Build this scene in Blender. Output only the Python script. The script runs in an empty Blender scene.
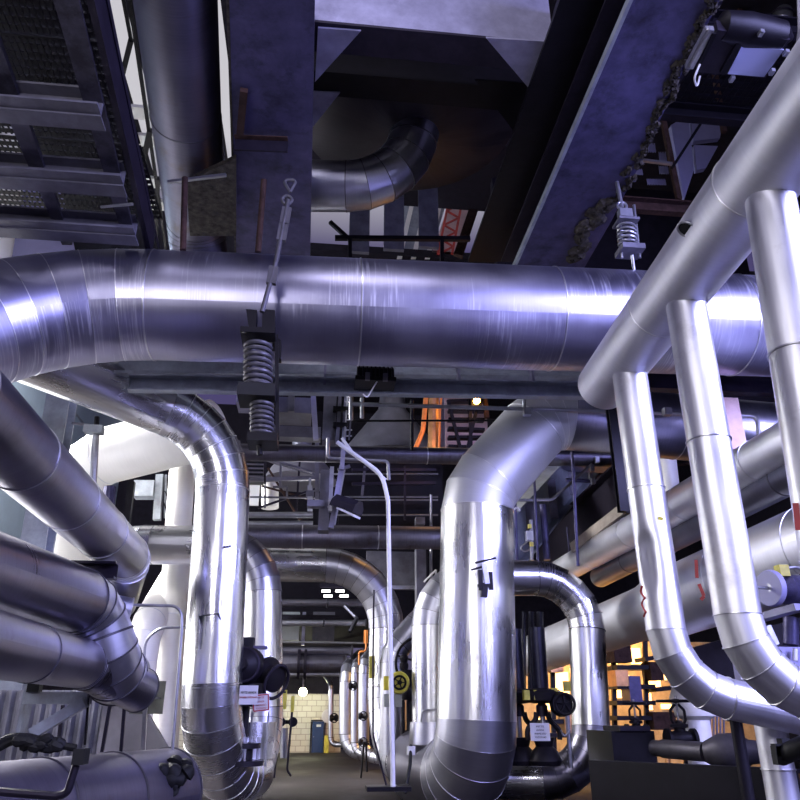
import bpy, bmesh, math, random
from mathutils import Vector as V, Matrix, Quaternion
random.seed(7)
C = bpy.context.scene.collection
sc = bpy.context.scene
PI = math.pi
# ------------------------------------------------------------------ camera
F = 740.0
CAM = V((0, 0, 1.1))
YAW, PITCH = math.radians(6.4), math.radians(23.0)
fwd = V((math.sin(YAW)*math.cos(PITCH), math.cos(YAW)*math.cos(PITCH), math.sin(PITCH)))
rgt = V((math.cos(YAW), -math.sin(YAW), 0))
upv = rgt.cross(fwd)
cd = bpy.data.cameras.new('camera'); cam = bpy.data.objects.new('camera', cd); C.objects.link(cam)
cd.sensor_width = 36; cd.lens = F/800*36; cd.clip_end = 300
m = Matrix((rgt, upv, -fwd)).transposed().to_4x4(); m.translation = CAM
cam.matrix_world = m; sc.camera = cam
def ray(x, y): return fwd*F + rgt*(x-400) + upv*(400-y)
def W(x, y, Y): d = ray(x, y); return CAM + d*(Y/d.y)
def WZ(x, y, z): d = ray(x, y); return CAM + d*((z-CAM.z)/d.z)
def WX(x, y, X): d = ray(x, y); return CAM + d*(X/d.x)
def R(w, p): return w/2*(p-CAM).dot(fwd)/F
# ------------------------------------------------------------------ materials
MAT = {}
def nodes(name):
    mt = bpy.data.materials.new(name); mt.use_nodes = True
    nt = mt.node_tree; b = nt.nodes['Principled BSDF']; MAT[name] = mt
    return mt, nt, b
def N(nt, t, **k):
    n = nt.nodes.new(t)
    for a, v in k.items():
        if a in n.inputs: n.inputs[a].default_value = v
        else: setattr(n, a, v)
    return n
def ramp(nt, src, stops):
    r = nt.nodes.new('ShaderNodeValToRGB'); e = r.color_ramp.elements
    e[0].position, e[0].color = stops[0][0], (*stops[0][1], 1)
    e[1].position, e[1].color = stops[-1][0], (*stops[-1][1], 1)
    for p, c in stops[1:-1]: q = e.new(p); q.color = (*c, 1)
    nt.links.new(src, r.inputs[0]); return r
def mapped(nt, kind, scale):
    tc = nt.nodes.new('ShaderNodeTexCoord'); mp = nt.nodes.new('ShaderNodeMapping')
    mp.inputs['Scale'].default_value = scale
    oi = nt.nodes.new('ShaderNodeObjectInfo'); mu = N(nt, 'ShaderNodeMath', operation='MULTIPLY'); mu.inputs[1].default_value = 37
    nt.links.new(oi.outputs['Random'], mu.inputs[0]); nt.links.new(mu.outputs[0], mp.inputs['Location'])
    nt.links.new(tc.outputs[kind], mp.inputs['Vector']); return mp.outputs[0]
def alu(name, c0, c1, r0, r1, wob=.25, streak='around', rust=0.0, drip=0.0, aniso=.5, metal=1.0):
    """sheet-metal cladding; UV in metres: u round the pipe, v along it"""
    mt, nt, b = nodes(name); L = nt.links.new
    sc_a = (2.2, 55, 1) if streak == 'around' else (26, .7, 1)
    n1 = N(nt, 'ShaderNodeTexNoise', Scale=1.0, Detail=5.0, Roughness=.6); L(mapped(nt, 'UV', sc_a), n1.inputs[0])
    n2 = N(nt, 'ShaderNodeTexNoise', Scale=1.7, Detail=(2.5 if streak == 'along' or name == 'ringed' else 6.0), Roughness=.5); L(mapped(nt, 'UV', (1, 1, 1)), n2.inputs[0])
    mx = N(nt, 'ShaderNodeMath', operation='MULTIPLY_ADD'); L(n1.outputs[0], mx.inputs[0]); mx.inputs[1].default_value = (.22 if name == 'cross' else .45); L(n2.outputs[0], mx.inputs[2])
    cr = ramp(nt, mx.outputs[0], [(.45, c0), (.95, c1)])
    col = cr.outputs[0]
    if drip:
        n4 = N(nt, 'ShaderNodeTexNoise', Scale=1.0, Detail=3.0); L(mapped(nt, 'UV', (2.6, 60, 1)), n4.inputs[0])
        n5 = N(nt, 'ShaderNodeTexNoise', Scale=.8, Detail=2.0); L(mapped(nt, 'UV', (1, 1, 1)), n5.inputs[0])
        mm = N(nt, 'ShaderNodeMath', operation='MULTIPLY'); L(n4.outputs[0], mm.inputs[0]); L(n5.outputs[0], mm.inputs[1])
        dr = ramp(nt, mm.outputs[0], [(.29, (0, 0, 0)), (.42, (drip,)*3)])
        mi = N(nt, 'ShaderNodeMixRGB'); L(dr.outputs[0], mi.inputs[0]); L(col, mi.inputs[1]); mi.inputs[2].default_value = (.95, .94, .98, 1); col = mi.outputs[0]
        ra = N(nt, 'ShaderNodeMath', operation='MULTIPLY_ADD'); L(dr.outputs[0], ra.inputs[0]); ra.inputs[1].default_value = .35
    if rust:
        n6 = N(nt, 'ShaderNodeTexNoise', Scale=2.3, Detail=8.0, Roughness=.7); L(mapped(nt, 'UV', (1, 1, 1)), n6.inputs[0])
        rr = ramp(nt, n6.outputs[0], [(.56, (0, 0, 0)), (.68, (rust,)*3)])
        mi = N(nt, 'ShaderNodeMixRGB'); L(rr.outputs[0], mi.inputs[0]); L(col, mi.inputs[1]); mi.inputs[2].default_value = (.10, .07, .05, 1); col = mi.outputs[0]
    L(col, b.inputs['Base Color'])
    b.inputs['Metallic'].default_value = metal
    mr = N(nt, 'ShaderNodeMapRange'); L(mx.outputs[0], mr.inputs[0])
    for i, v in ((1, .45), (2, .95), (3, r0), (4, r1)): mr.inputs[i].default_value = v
    if drip:
        L(mr.outputs[0], ra.inputs[2]); L(ra.outputs[0], b.inputs['Roughness'])
    else: L(mr.outputs[0], b.inputs['Roughness'])
    # hand-rolled sheet: soft waves plus fine grain
    wv = (1.1, 3.0, 1) if streak == 'around' else (7.5, .8, 1)
    n3 = N(nt, 'ShaderNodeTexNoise', Scale=1.0, Detail=2.5); L(mapped(nt, 'UV', wv), n3.inputs[0])
    b1 = N(nt, 'ShaderNodeBump', Strength=wob, Distance=.035); L(n3.outputs[0], b1.inputs['Height'])
    b2 = N(nt, 'ShaderNodeBump', Strength=(.02 if name == 'ringed' else .12) if streak == 'around' else .04, Distance=.004); L(n1.outputs[0], b2.inputs['Height']); L(b1.outputs[0], b2.inputs['Normal'])
    L(b2.outputs[0], b.inputs['Normal'])
    return mt
def paint(name, c, r=.5, metal=0.0, var=.35, bump=.2, scale=6.0, blotch=None, bl=(.55, .68)):
    mt, nt, b = nodes(name); L = nt.links.new
    n1 = N(nt, 'ShaderNodeTexNoise', Scale=scale, Detail=6.0, Roughness=.65); L(mapped(nt, 'Object', (1, 1, 1)), n1.inputs[0])
    cr = ramp(nt, n1.outputs[0], [(.3, tuple(v*(1-var) for v in c)), (.7, tuple(min(1, v*(1+var*.6)) for v in c))]); col = cr.outputs[0]
    if blotch:
        n2 = N(nt, 'ShaderNodeTexNoise', Scale=scale*.45, Detail=9.0, Roughness=.72); L(mapped(nt, 'Object', (1, 1, 1)), n2.inputs[0])
        rr = ramp(nt, n2.outputs[0], [(bl[0], (0, 0, 0)), (bl[1], (1, 1, 1))])
        mi = N(nt, 'ShaderNodeMixRGB'); L(rr.outputs[0], mi.inputs[0]); L(col, mi.inputs[1]); mi.inputs[2].default_value = (*blotch, 1); col = mi.outputs[0]
    L(col, b.inputs['Base Color']); b.inputs['Roughness'].default_value = r; b.inputs['Metallic'].default_value = metal
    if max(c) < .2: b.inputs['Specular IOR Level'].default_value = .22
    if bump:
        bb = N(nt, 'ShaderNodeBump', Strength=bump, Distance=.01); L(n1.outputs[0], bb.inputs['Height']); L(bb.outputs[0], b.inputs['Normal'])
    return mt
def glow(name, c, s):
    mt, nt, b = nodes(name); b.inputs['Base Color'].default_value = (*c, 1)
    b.inputs['Emission Color'].default_value = (*c, 1); b.inputs['Emission Strength'].default_value = s; return mt
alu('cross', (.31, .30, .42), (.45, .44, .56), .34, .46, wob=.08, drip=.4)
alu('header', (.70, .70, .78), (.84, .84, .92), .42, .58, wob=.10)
alu('branch', (.62, .62, .68), (.78, .78, .84), .36, .54, wob=.35, streak='along', rust=.25)
alu('bright', (.66, .66, .70), (.80, .80, .82), .22, .34, wob=.30, streak='along')
alu('ringed', (.64, .64, .70), (.72, .72, .78), .22, .30, wob=.04)
alu('soot', (.07, .065, .10), (.15, .14, .20), .36, .5, wob=.12, metal=.7, rust=.6)
alu('satin', (.46, .46, .54), (.60, .60, .68), .28, .42, wob=.15)
alu('dull', (.20, .19, .25), (.32, .31, .38), .26, .40, wob=.15, rust=.3)
alu('grimy', (.13, .12, .16), (.25, .24, .30), .34, .5, wob=.15, rust=.75)
alu('matt', (.46, .46, .52), (.56, .56, .62), .42, .55, wob=.06, metal=.6)
alu('white_clad', (.82, .80, .76), (.92, .90, .86), .45, .6, wob=.08, metal=.1)
alu('black_pipe', (.10, .10, .14), (.16, .16, .22), .30, .42, wob=.12, metal=.8)
paint('platform_steel', (.075, .07, .10), .45, .3, blotch=(.03, .028, .04), bl=(.48, .62), scale=7)
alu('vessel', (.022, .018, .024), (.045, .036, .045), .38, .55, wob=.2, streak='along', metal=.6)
alu('seam', (.62, .62, .66), (.80, .80, .84), .25, .4, wob=0)
paint('seam_dark', (.10, .095, .12), .5, .6)
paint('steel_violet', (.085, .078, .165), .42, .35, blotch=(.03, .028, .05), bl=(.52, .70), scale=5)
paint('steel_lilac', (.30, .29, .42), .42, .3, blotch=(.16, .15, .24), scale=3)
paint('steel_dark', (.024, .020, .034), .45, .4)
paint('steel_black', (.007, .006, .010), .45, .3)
paint('steel_grey', (.15, .145, .18), .5, .3, blotch=(.10, .095, .12), scale=4)
paint('steel_pale', (.33, .36, .42), .5, .2, scale=4, blotch=(.22, .22, .25))
paint('crust', (.060, .052, .045), .9, 0, var=.8, bump=1.0, scale=14, blotch=(.03, .03, .04))
paint('rust', (.050, .026, .022), .85, 0, var=.6, bump=.6, scale=10, blotch=(.05, .025, .02))
paint('orange', (.70, .22, .04), .5)
paint('red', (.50, .04, .03), .5)
paint('yellow', (.62, .55, .08), .45)
paint('blue_door', (.035, .06, .16), .5, var=.1, bump=0)
paint('grey_box', (.36, .38, .40), .5, var=.12, bump=0)
paint('sign_white', (.62, .62, .68), .5, var=.05, bump=0)
paint('ink', (.02, .02, .03), .6, bump=0); paint('ink_red', (.40, .04, .05), .6, bump=0)
paint('rubber', (.012, .012, .014), .6)
paint('cable_white', (.75, .75, .78), .45, var=.05, bump=0)
paint('galv', (.42, .42, .47), .35, .85, var=.25, bump=.1)
paint('iron', (.014, .012, .018), .5, .3)
paint('panel_blue', (.46, .56, .66), .5, var=.08, bump=.05, scale=2)
paint('panel_lav', (.30, .29, .50), .5, var=.15, bump=.05, scale=2)
paint('beige', (.45, .33, .18), .8, var=.4)
paint('pink_wall', (.60, .42, .42), .8, var=.2)
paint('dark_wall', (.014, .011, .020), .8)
paint('concrete', (.20, .19, .19), .9, var=.4, blotch=(.08, .075, .08), scale=3)
glow('daylight', (1.0, .98, .97), 5.0)
glow('lamp_green', (1.0, 1.0, .55), 60.0)
glow('lamp_orange', (1.0, .45, .08), 40.0)
glow('lamp_white', (1, .98, .95), 9.0)
glow('warm_window', (1.0, .62, .24), 3.2)
def floor_mat():
    mt, nt, b = nodes('floor'); L = nt.links.new
    v = mapped(nt, 'Object', (1, .6, 1))
    n1 = N(nt, 'ShaderNodeTexNoise', Scale=.5, Detail=8.0, Roughness=.6); L(v, n1.inputs[0])
    cr = ramp(nt, n1.outputs[0], [(.35, (.018, .015, .018)), (.6, (.040, .035, .036)), (.7, (.06, .053, .05))]); L(cr.outputs[0], b.inputs['Base Color'])
    r2 = ramp(nt, n1.outputs[0], [(.4, (.55,)*3), (.6, (.8,)*3)]); L(r2.outputs[0], b.inputs['Roughness'])
    bb = N(nt, 'ShaderNodeBump', Strength=.3, Distance=.02); L(n1.outputs[0], bb.inputs['Height']); L(bb.outputs[0], b.inputs['Normal']); b.inputs['Specular IOR Level'].default_value = .15
floor_mat()
def block_mat():
    mt, nt, b = nodes('block'); L = nt.links.new
    tc = nt.nodes.new('ShaderNodeTexCoord'); sx = nt.nodes.new('ShaderNodeSeparateXYZ'); cx = nt.nodes.new('ShaderNodeCombineXYZ')
    L(tc.outputs['Object'], sx.inputs[0]); L(sx.outputs[0], cx.inputs[0]); L(sx.outputs[2], cx.inputs[1])
    br = N(nt, 'ShaderNodeTexBrick', Scale=1.0); br.inputs['Brick Width'].default_value = .30; br.inputs['Row Height'].default_value = .165; br.inputs['Mortar Size'].default_value = .009
    br.inputs['Color1'].default_value = (.62, .58, .50, 1); br.inputs['Color2'].default_value = (.70, .66, .58, 1); br.inputs['Mortar'].default_value = (.40, .33, .28, 1)
    L(cx.outputs[0], br.inputs['Vector']); L(br.outputs[0], b.inputs['Base Color']); b.inputs['Roughness'].default_value = .9
    bb = N(nt, 'ShaderNodeBump', Strength=.6, Distance=.01, invert=True); L(br.outputs['Fac'], bb.inputs['Height']); L(bb.outputs[0], b.inputs['Normal'])
block_mat()
mt, nt, b = nodes('lens'); b.inputs['Base Color'].default_value = (.55, .58, .85, 1); b.inputs['Roughness'].default_value = .12; b.inputs['Metallic'].default_value = .55
# ------------------------------------------------------------------ mesh builder
def frame(t, up=None):
    t = t.normalized(); u = up if up is not None else (V((0, 0, 1)) if abs(t.z) < .95 else V((0, 1, 0)))
    a = t.cross(u).normalized(); return a, a.cross(t).normalized()   # side, up
class M:
    def __init__(s): s.v = []; s.f = []; s.uv = {}
    def add(s, vs, fs):
        o = len(s.v); s.v += [V(v) for v in vs]; s.f += [tuple(i+o for i in f) for f in fs]; return s
    def hexa(s, p8): return s.add(p8, [(0, 3, 2, 1), (4, 5, 6, 7), (0, 1, 5, 4), (1, 2, 6, 5), (2, 3, 7, 6), (3, 0, 4, 7)])
    def box(s, c, sz, a=V((1, 0, 0)), b=V((0, 1, 0)), d=V((0, 0, 1))):
        c = V(c); x, y, z = a*sz[0]/2, b*sz[1]/2, d*sz[2]/2
        return s.hexa([c-x-y-z, c+x-y-z, c+x+y-z, c-x+y-z, c-x-y+z, c+x-y+z, c+x+y+z, c-x+y+z])
    def bar(s, p, q, w, h, up=None):
        t = q-p; a, u = frame(t, up); return s.box((p+q)/2, (w, t.length, h), a, t.normalized(), u)
    def prism(s, poly, vec):
        n = len(poly); vs = [V(p) for p in poly]+[V(p)+vec for p in poly]
        return s.add(vs, [tuple(range(n)), tuple(range(2*n-1, n-1, -1))]+[(i, i+n, (i+1) % n+n, (i+1) % n) for i in range(n)])
    def prof(s, p, q, pr, up=None):       # constant cross-section pr [(side, up)...] swept from p to q
        a, u = frame(q-p, up); return s.prism([p+a*x+u*y for x, y in pr], q-p)
    def ibeam(s, p, q, h, w, t=.02, up=None):
        H, B = h/2, w/2
        return s.prof(p, q, [(-B, -H), (B, -H), (B, -H+t), (t/2, -H+t), (t/2, H-t), (B, H-t), (B, H), (-B, H), (-B, H-t), (-t/2, H-t), (-t/2, -H+t), (-B, -H+t)], up)
    def chan(s, p, q, h, w, t=.02, up=None):
        H = h/2; return s.prof(p, q, [(0, -H), (w, -H), (w, -H+t), (t, -H+t), (t, H-t), (w, H-t), (w, H), (0, H)], up)
    def angle(s, p, q, a, b, t=.015, up=None): return s.prof(p, q, [(0, 0), (a, 0), (a, t), (t, t), (t, b), (0, b)], up)
    def lathe(s, p, ax, prof, n=24):      # prof [(r, h)...]
        a, u = frame(ax); ax = ax.normalized(); vs = []; fs = []
        for r, h in prof:
            vs += [p+ax*h+(a*math.cos(2*PI*k/n)+u*math.sin(2*PI*k/n))*max(r, 1e-4) for k in range(n)]
        for j in range(len(prof)-1):
            fs += [(j*n+k, j*n+(k+1) % n, (j+1)*n+(k+1) % n, (j+1)*n+k) for k in range(n)]
        fs += [tuple(range(n-1, -1, -1)), tuple((len(prof)-1)*n+k for k in range(n))]
        return s.add(vs, fs)
    def cyl(s, p, q, r, r2=None, n=20): return s.lathe(p, q-p, [(r, 0), (r if r2 is None else r2, (q-p).length)], n)
    def torus(s, c, ax, R_, r, n=32, k=8):
        a, u = frame(ax); ax = ax.normalized(); vs = []; fs = []
        for i in range(n):
            e = a*math.cos(2*PI*i/n)+u*math.sin(2*PI*i/n)
            vs += [c+e*(R_+r*math.cos(2*PI*j/k))+ax*r*math.sin(2*PI*j/k) for j in range(k)]
        for i in range(n):
            fs += [(i*k+j, i*k+(j+1) % k, ((i+1) % n)*k+(j+1) % k, ((i+1) % n)*k+j) for j in range(k)]
        return s.add(vs, fs)
    def tube(s, pts, r, n=10, rf=None):
        nn = transport(pts); vs = []; fs = []
        for i, (p, (a, u)) in enumerate(zip(pts, nn)):
            rr = r if rf is None else r*rf(i/(len(pts)-1))
            vs += [p+(a*math.cos(2*PI*k/n)+u*math.sin(2*PI*k/n))*rr for k in range(n)]
        for j in range(len(pts)-1):
            fs += [(j*n+k, j*n+(k+1) % n, (j+1)*n+(k+1) % n, (j+1)*n+k) for k in range(n)]
        fs += [tuple(range(n-1, -1, -1)), tuple((len(pts)-1)*n+k for k in range(n))]
        return s.add(vs, fs)
    def coil(s, p, q, R_, r, turns, k=20):
        a, u = frame(q-p); n = int(turns*k)
        pts = [p.lerp(q, i/n)+(a*math.cos(2*PI*i/k)+u*math.sin(2*PI*i/k))*R_ for i in range(n+1)]
        return s.tube(pts, r, 8)
    def build(s, name, mat, parent=None, sharp=35):
        lo = V([min(v[i] for v in s.v) for i in range(3)]); hi = V([max(v[i] for v in s.v) for i in range(3)])
        c = (lo+hi)/2
        me = bpy.data.meshes.new(name); me.from_pydata([v-c for v in s.v], [], s.f)
        if s.uv:
            ul = me.uv_layers.new(name='UVMap')
            for lp in me.loops: ul.data[lp.index].uv = s.uv.get(lp.vertex_index, (0, 0))
        bm = bmesh.new(); bm.from_mesh(me)
        bmesh.ops.recalc_face_normals(bm, faces=bm.faces)
        lim = math.radians(sharp)
        for e in bm.edges:
            e.smooth = len(e.link_faces) == 2 and e.calc_face_angle(0) < lim
        for f in bm.faces: f.smooth = True
        bm.to_mesh(me); bm.free()
        me.materials.append(MAT[mat])
        o = bpy.data.objects.new(name, me); C.objects.link(o)
        o['_w'] = c
        if parent is not None:
            o.parent = parent; o.location = c - V(parent['_w'])
        else: o.location = c
        return o
def transport(pts):
    n = len(pts); T = []
    for i in range(n):
        t = (pts[min(i+1, n-1)]-pts[max(i-1, 0)]).normalized(); T.append(t)
    a, u = frame(T[0]); out = [(a, u)]
    for i in range(1, n):
        q = T[i-1].rotation_difference(T[i]); a = q @ a; u = q @ u; out.append((a, u))
    return out
def bent(pts, br, k=6):                    # polyline with rounded corners
    out = [pts[0]]
    for i in range(1, len(pts)-1):
        A, B, D = pts[i-1], pts[i], pts[i+1]; d1 = (A-B).normalized(); d2 = (D-B).normalized()
        th = PI-d1.angle(d2)
        if th < .02: out.append(B); continue
        t = min(br*math.tan(th/2), .49*min((A-B).length, (D-B).length)); rr = t/math.tan(th/2)
        cen = B+(d1+d2).normalized()*(rr/math.cos(th/2)); s = B+d1*t-cen; ax = (B+d1*t-cen).cross(B+d2*t-cen).normalized()
        for j in range(k+1): out.append(cen+Quaternion(ax, th*j/k) @ s)
    out.append(pts[-1]); return out
def tag(o, label, cat, group=None, kind=None):
    if label: o['label'] = label
    if cat: o['category'] = cat
    if group: o['group'] = group
    if kind: o['kind'] = kind
    return o
def thing(name, loc, label, cat, group=None):
    o = bpy.data.objects.new(name, None); C.objects.link(o); o.location = loc; o['_w'] = V(loc); o.empty_display_size = .1
    return tag(o, label, cat, group)
def struct(name, mb, mat, parent=None): 
    o = mb.build(name, mat, parent)
    if parent is None: o['kind'] = 'structure'
    return o
def single(name, mb, mat, label, cat, group=None): return tag(mb.build(name, mat), label, cat, group)
# ------------------------------------------------------------------ clad pipe
def ringmesh(cen, fr, r, uvv, n, cap0, cap1):
    mb = M(); vs = []; fs = []
    for i, (c, (a, u)) in enumerate(zip(cen, fr)):
        for k in range(n+1):
            an = 2*PI*k/n
            vs.append(c+(a*math.cos(an)+u*math.sin(an))*r[i]); mb.uv[i*(n+1)+k] = (an*max(r), uvv[i])
    for j in range(len(cen)-1):
        fs += [(j*(n+1)+k, j*(n+1)+k+1, (j+1)*(n+1)+k+1, (j+1)*(n+1)+k) for k in range(n)]
    if cap0: fs.append(tuple(range(n-1, -1, -1)))
    if cap1: fs.append(tuple((len(cen)-1)*(n+1)+k for k in range(n)))
    mb.add(vs, fs); return mb
def band_mesh(c, t, r, w=.022, h=.006, n=48):
    return M().lathe(c-t*w/2, t, [(r-.004, 0), (r+h, w*.2), (r+h, w*.8), (r-.004, w)], n)
def pipe(name, label, pts, r, mat, br=3.0, gores=6, sect=1.3, seam='seam', group=None, cat='pipe', n=48,
         caps=(False, False), elbow_mat=None, elbow_mats=None, off=0.0, lap=.0, bh=.006, bw=.022, part='cladding_section', sharp_rings=True, smats=None):
    """pts world points, r radius (number). straight runs and mitred elbows, each piece a part; seams are sub-parts"""
    brs = br if isinstance(br, (list, tuple)) else [br]*9
    root = thing(name, pts[0] if pts[0].z < pts[-1].z else pts[-1], label, cat, group)
    segs = []; cur = pts[0]; fr = frame(pts[1]-pts[0])
    for i in range(1, len(pts)):
        if i < len(pts)-1:
            A, B, D = cur, pts[i], pts[i+1]; d1 = (A-B).normalized(); d2 = (D-B).normalized(); th = PI-d1.angle(d2)
            last = i == len(pts)-2
            lim = (D-B).length*(.98 if last else .5)
            t = min(brs[i-1]*r*math.tan(th/2), (A-B).length*.98, lim); rr = t/math.tan(th/2)
            s0, s1 = B+d1*t, B+d2*t
            segs.append(('s', cur, s0, 0))
            cen = B+(d1+d2).normalized()*(rr/math.cos(th/2)); ax = (s0-cen).cross(s1-cen).normalized()
            g = max(2, round(gores*th/(PI/2)))
            arc = [cen+Quaternion(ax, th*j/g) @ (s0-cen) for j in range(g+1)]
            segs.append(('e', arc, (ax, th, g), i)); cur = s1
        else: segs.append(('s', cur, pts[i], 0))
    total = 0; ei = 0; sidx = 0; ns = len(segs)
    for si, sg in enumerate(segs):
        if sg[0] == 's':
            _, p, q, _ = sg; Ln = (q-p).length; sm = (smats[sidx] if smats and sidx < len(smats) and smats[sidx] else mat); sidx += 1
            if Ln < .01: continue
            t = (q-p).normalized(); k = max(1, round(Ln/sect)) if sect else 1
            cuts = [0]+[(j+off*(0 if k == 1 else 1))/k for j in range(1, k)]+[1]
            for j in range(k):
                a, b = p.lerp(q, cuts[j]), p.lerp(q, cuts[j+1])
                e0 = si == 0 and j == 0 and caps[0]; e1 = si == ns-1 and j == k-1 and caps[1]
                o = ringmesh([a, b], [fr, fr], [r, r], [total, total+(b-a).length], n, e0, e1).build(part, sm, root)
                total += (b-a).length
                if seam and (j > 0 or si > 0): band_mesh(a, t, r, bw, bh, n).build('seam_band', seam, o)
                if e1 and seam: band_mesh(b, t, r, bw, bh, n).build('seam_band', seam, o)
        else:
            _, arc, (ax, th, g), i = sg; em = (elbow_mats[ei] if elbow_mats else None) or elbow_mat or mat; ei += 1
            mb = M(); frs = [fr]
            for j in range(g): q = Quaternion(ax, th/g); frs.append((q @ frs[-1][0], q @ frs[-1][1]))
            for j in range(g):     # separate gores: a crease at each mitre
                L_ = (arc[j+1]-arc[j]).length
                rm = ringmesh([arc[j], arc[j+1]], [frs[j], frs[j+1]], [r*1.004, r*1.004], [total, total+L_], n, False, False); total += L_
                o_ = len(mb.v); mb.add(rm.v, rm.f)
                for kk, vv in rm.uv.items(): mb.uv[kk+o_] = vv
            o = mb.build('elbow', em, root)
            if seam:
                for j in range(0, g+1):
                    tt = frs[j][0].cross(frs[j][1]); band_mesh(arc[j], tt.normalized(), r, bw*.6, bh*.8, n).build('seam_band', seam, o)
            fr = frs[-1]
    return root
paint('satin_plain', (.22, .21, .26), .45, .6, var=.25, bump=.08, scale=1.5)
paint('white_plain', (.78, .76, .72), .5, .2, var=.1, bump=.02)
paint('copper', (.55, .28, .12), .4, .7, var=.35)
paint('black_plain', (.03, .03, .045), .35, .7, var=.3)
paint('spring_steel', (.10, .095, .11), .42, .35, var=.3)
paint('grimy_plain', (.06, .055, .07), .5, .5, var=.4)
paint('steel_tan', (.36, .31, .27), .6, .1, var=.3)
paint('grey_dull', (.15, .155, .145), .6, .1, var=.25)
X_, Y_, Z_ = V((1, 0, 0)), V((0, 1, 0)), V((0, 0, 1))
def flat(px, z, h): return M().prism([WZ(x, y, z) for x, y in px], Z_*h)
def plate(px, Y, d): return M().prism([W(x, y, Y) for x, y in px], Y_*d)
# ================================================================== setting
struct('floor', M().box((1, 12, -.1), (24, 32, .2)), 'floor')
fy = 25.6
dl, dr, dt, db = W(312, 735, fy).x, W(323.5, 735, fy).x, W(320, 721.5, fy).z, 0
wt = W(320, 694, fy).z
struct('wall_back', M().box((-4, fy+.15, wt/2), (10, .3, wt)), 'block')
d = struct('door_1', M().box(((dl+dr)/2, fy-.03, dt/2), (dr-dl, .06, dt)), 'blue_door')
M().box(((dl+dr)/2+.02, fy-.065, dt-.12), (.14, .012, .07)).build('door_plate', 'sign_white', d)
fm = M()
for x in (dl-.04, dr+.04): fm.box((x, fy-.04, dt/2), (.035, .1, dt))
fm.box(((dl+dr)/2, fy-.04, dt+.03), (dr-dl+.1, .1, .035)); fm.build('door_frame', 'steel_dark', d)
M().cyl(V((dl+.05, fy-.06, .45)), V((dl+.05, fy-.10, .45)), .016).build('door_handle', 'galv', d)
struct('wall_back_lintel', M().box((-4, fy+.3, wt+.35), (10, .3, .7)), 'dark_wall')
# roof deck far above, with the open slots the sky shows through
zr = 12.0
xs = [WZ(px, py, zr).x for px, py in ((108, 30), (140, 60), (211, 60), (228, 60))]
rf = M()
rf.box(((xs[0]-9)/2, 10, zr+.1), (xs[0]+9, 30, .2)); rf.box(((xs[1]+xs[2])/2, 10, zr+.1), (xs[2]-xs[1], 30, .2)); rf.box(((xs[3]+13)/2, 6.0, zr+.1), (13-xs[3], 16, .2)); rf.box((2, -9.5, zr+.1), (24, 9, .2))
rf.box(((xs[3]+13)/2, 21.5, zr+.1), (13-xs[3], 11, .2))
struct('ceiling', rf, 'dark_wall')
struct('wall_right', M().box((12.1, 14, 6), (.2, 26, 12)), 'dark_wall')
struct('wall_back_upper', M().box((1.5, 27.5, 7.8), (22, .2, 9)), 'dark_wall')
# left wall: pale panels between posts, daylight windows low down
XL = -7.4
struct('wall_left', M().box((XL-.1, 18.2, 7.8), (.2, 20, 8.4)), 'panel_blue')
struct('baseboard_left', M().box((XL-.1, 13.3, .35), (.2, 28, .7)), 'steel_grey')
for i, (y0, y1) in enumerate(((7, 10.6), (10.9, 14.5), (14.8, 18.4), (18.7, 22.5))):
    w = struct('window_%d' % (i+1), M().box((XL-.08, (y0+y1)/2, 2.15), (.04, y1-y0, 2.9)), 'daylight')
    f = M()
    for yy in (y0, (y0*2+y1)/3, (y0+2*y1)/3, y1): f.box((XL, yy, 2.15), (.1, .06, 2.95))
    for zz in (.7, 1.6, 2.6, 3.6): f.box((XL, (y0+y1)/2, zz), (.1, y1-y0, .05))
    f.build('window_frame', 'steel_pale', w)
tr = M()
for zz in (4.6, 6.2, 7.8, 9.4): tr.box((XL+.02, 18.2, zz), (.05, 20, .05))
struct('trim_1', tr, 'steel_pale')
# ================================================================== main clad pipes
def hz(px, py, Y): return W(px, py, Y)
# cross pipe
c0 = W(70, 303, 6.5); rc = R(106, W(380, 308, 6.5))
c1 = V((W(800, 328, 6.5).x+1.2, 6.5, W(760, 323, 6.5).z)); c0.z = W(70, 303, 6.5).z
pa = W(-70, 362, 5.6)
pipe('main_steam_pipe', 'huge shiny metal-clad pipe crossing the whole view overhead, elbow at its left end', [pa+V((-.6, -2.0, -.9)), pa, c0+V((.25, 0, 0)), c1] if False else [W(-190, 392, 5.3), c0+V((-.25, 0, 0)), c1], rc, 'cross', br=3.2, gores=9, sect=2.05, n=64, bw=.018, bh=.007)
# top right header
h0 = W(603, 386, 4.9); h1 = WZ(806, 114, h0.z)
hd = (h1-h0).normalized(); rh = R(72, W(700, 250, (WZ(700, 250, h0.z)).y))
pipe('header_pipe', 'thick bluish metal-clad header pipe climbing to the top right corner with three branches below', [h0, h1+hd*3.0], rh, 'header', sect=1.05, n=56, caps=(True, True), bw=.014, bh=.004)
def hdr(px, py):                           # point on header axis nearest the pixel's vertical plane
    best = min((h0+hd*(t*.01) for t in range(0, 700)), key=lambda p: (lambda q: abs(q[0]-px))(proj(p)))
    return best
def proj(p):
    q = p-CAM; z = q.dot(fwd); return 400+F*q.dot(rgt)/z, 400-F*q.dot(upv)/z
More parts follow.
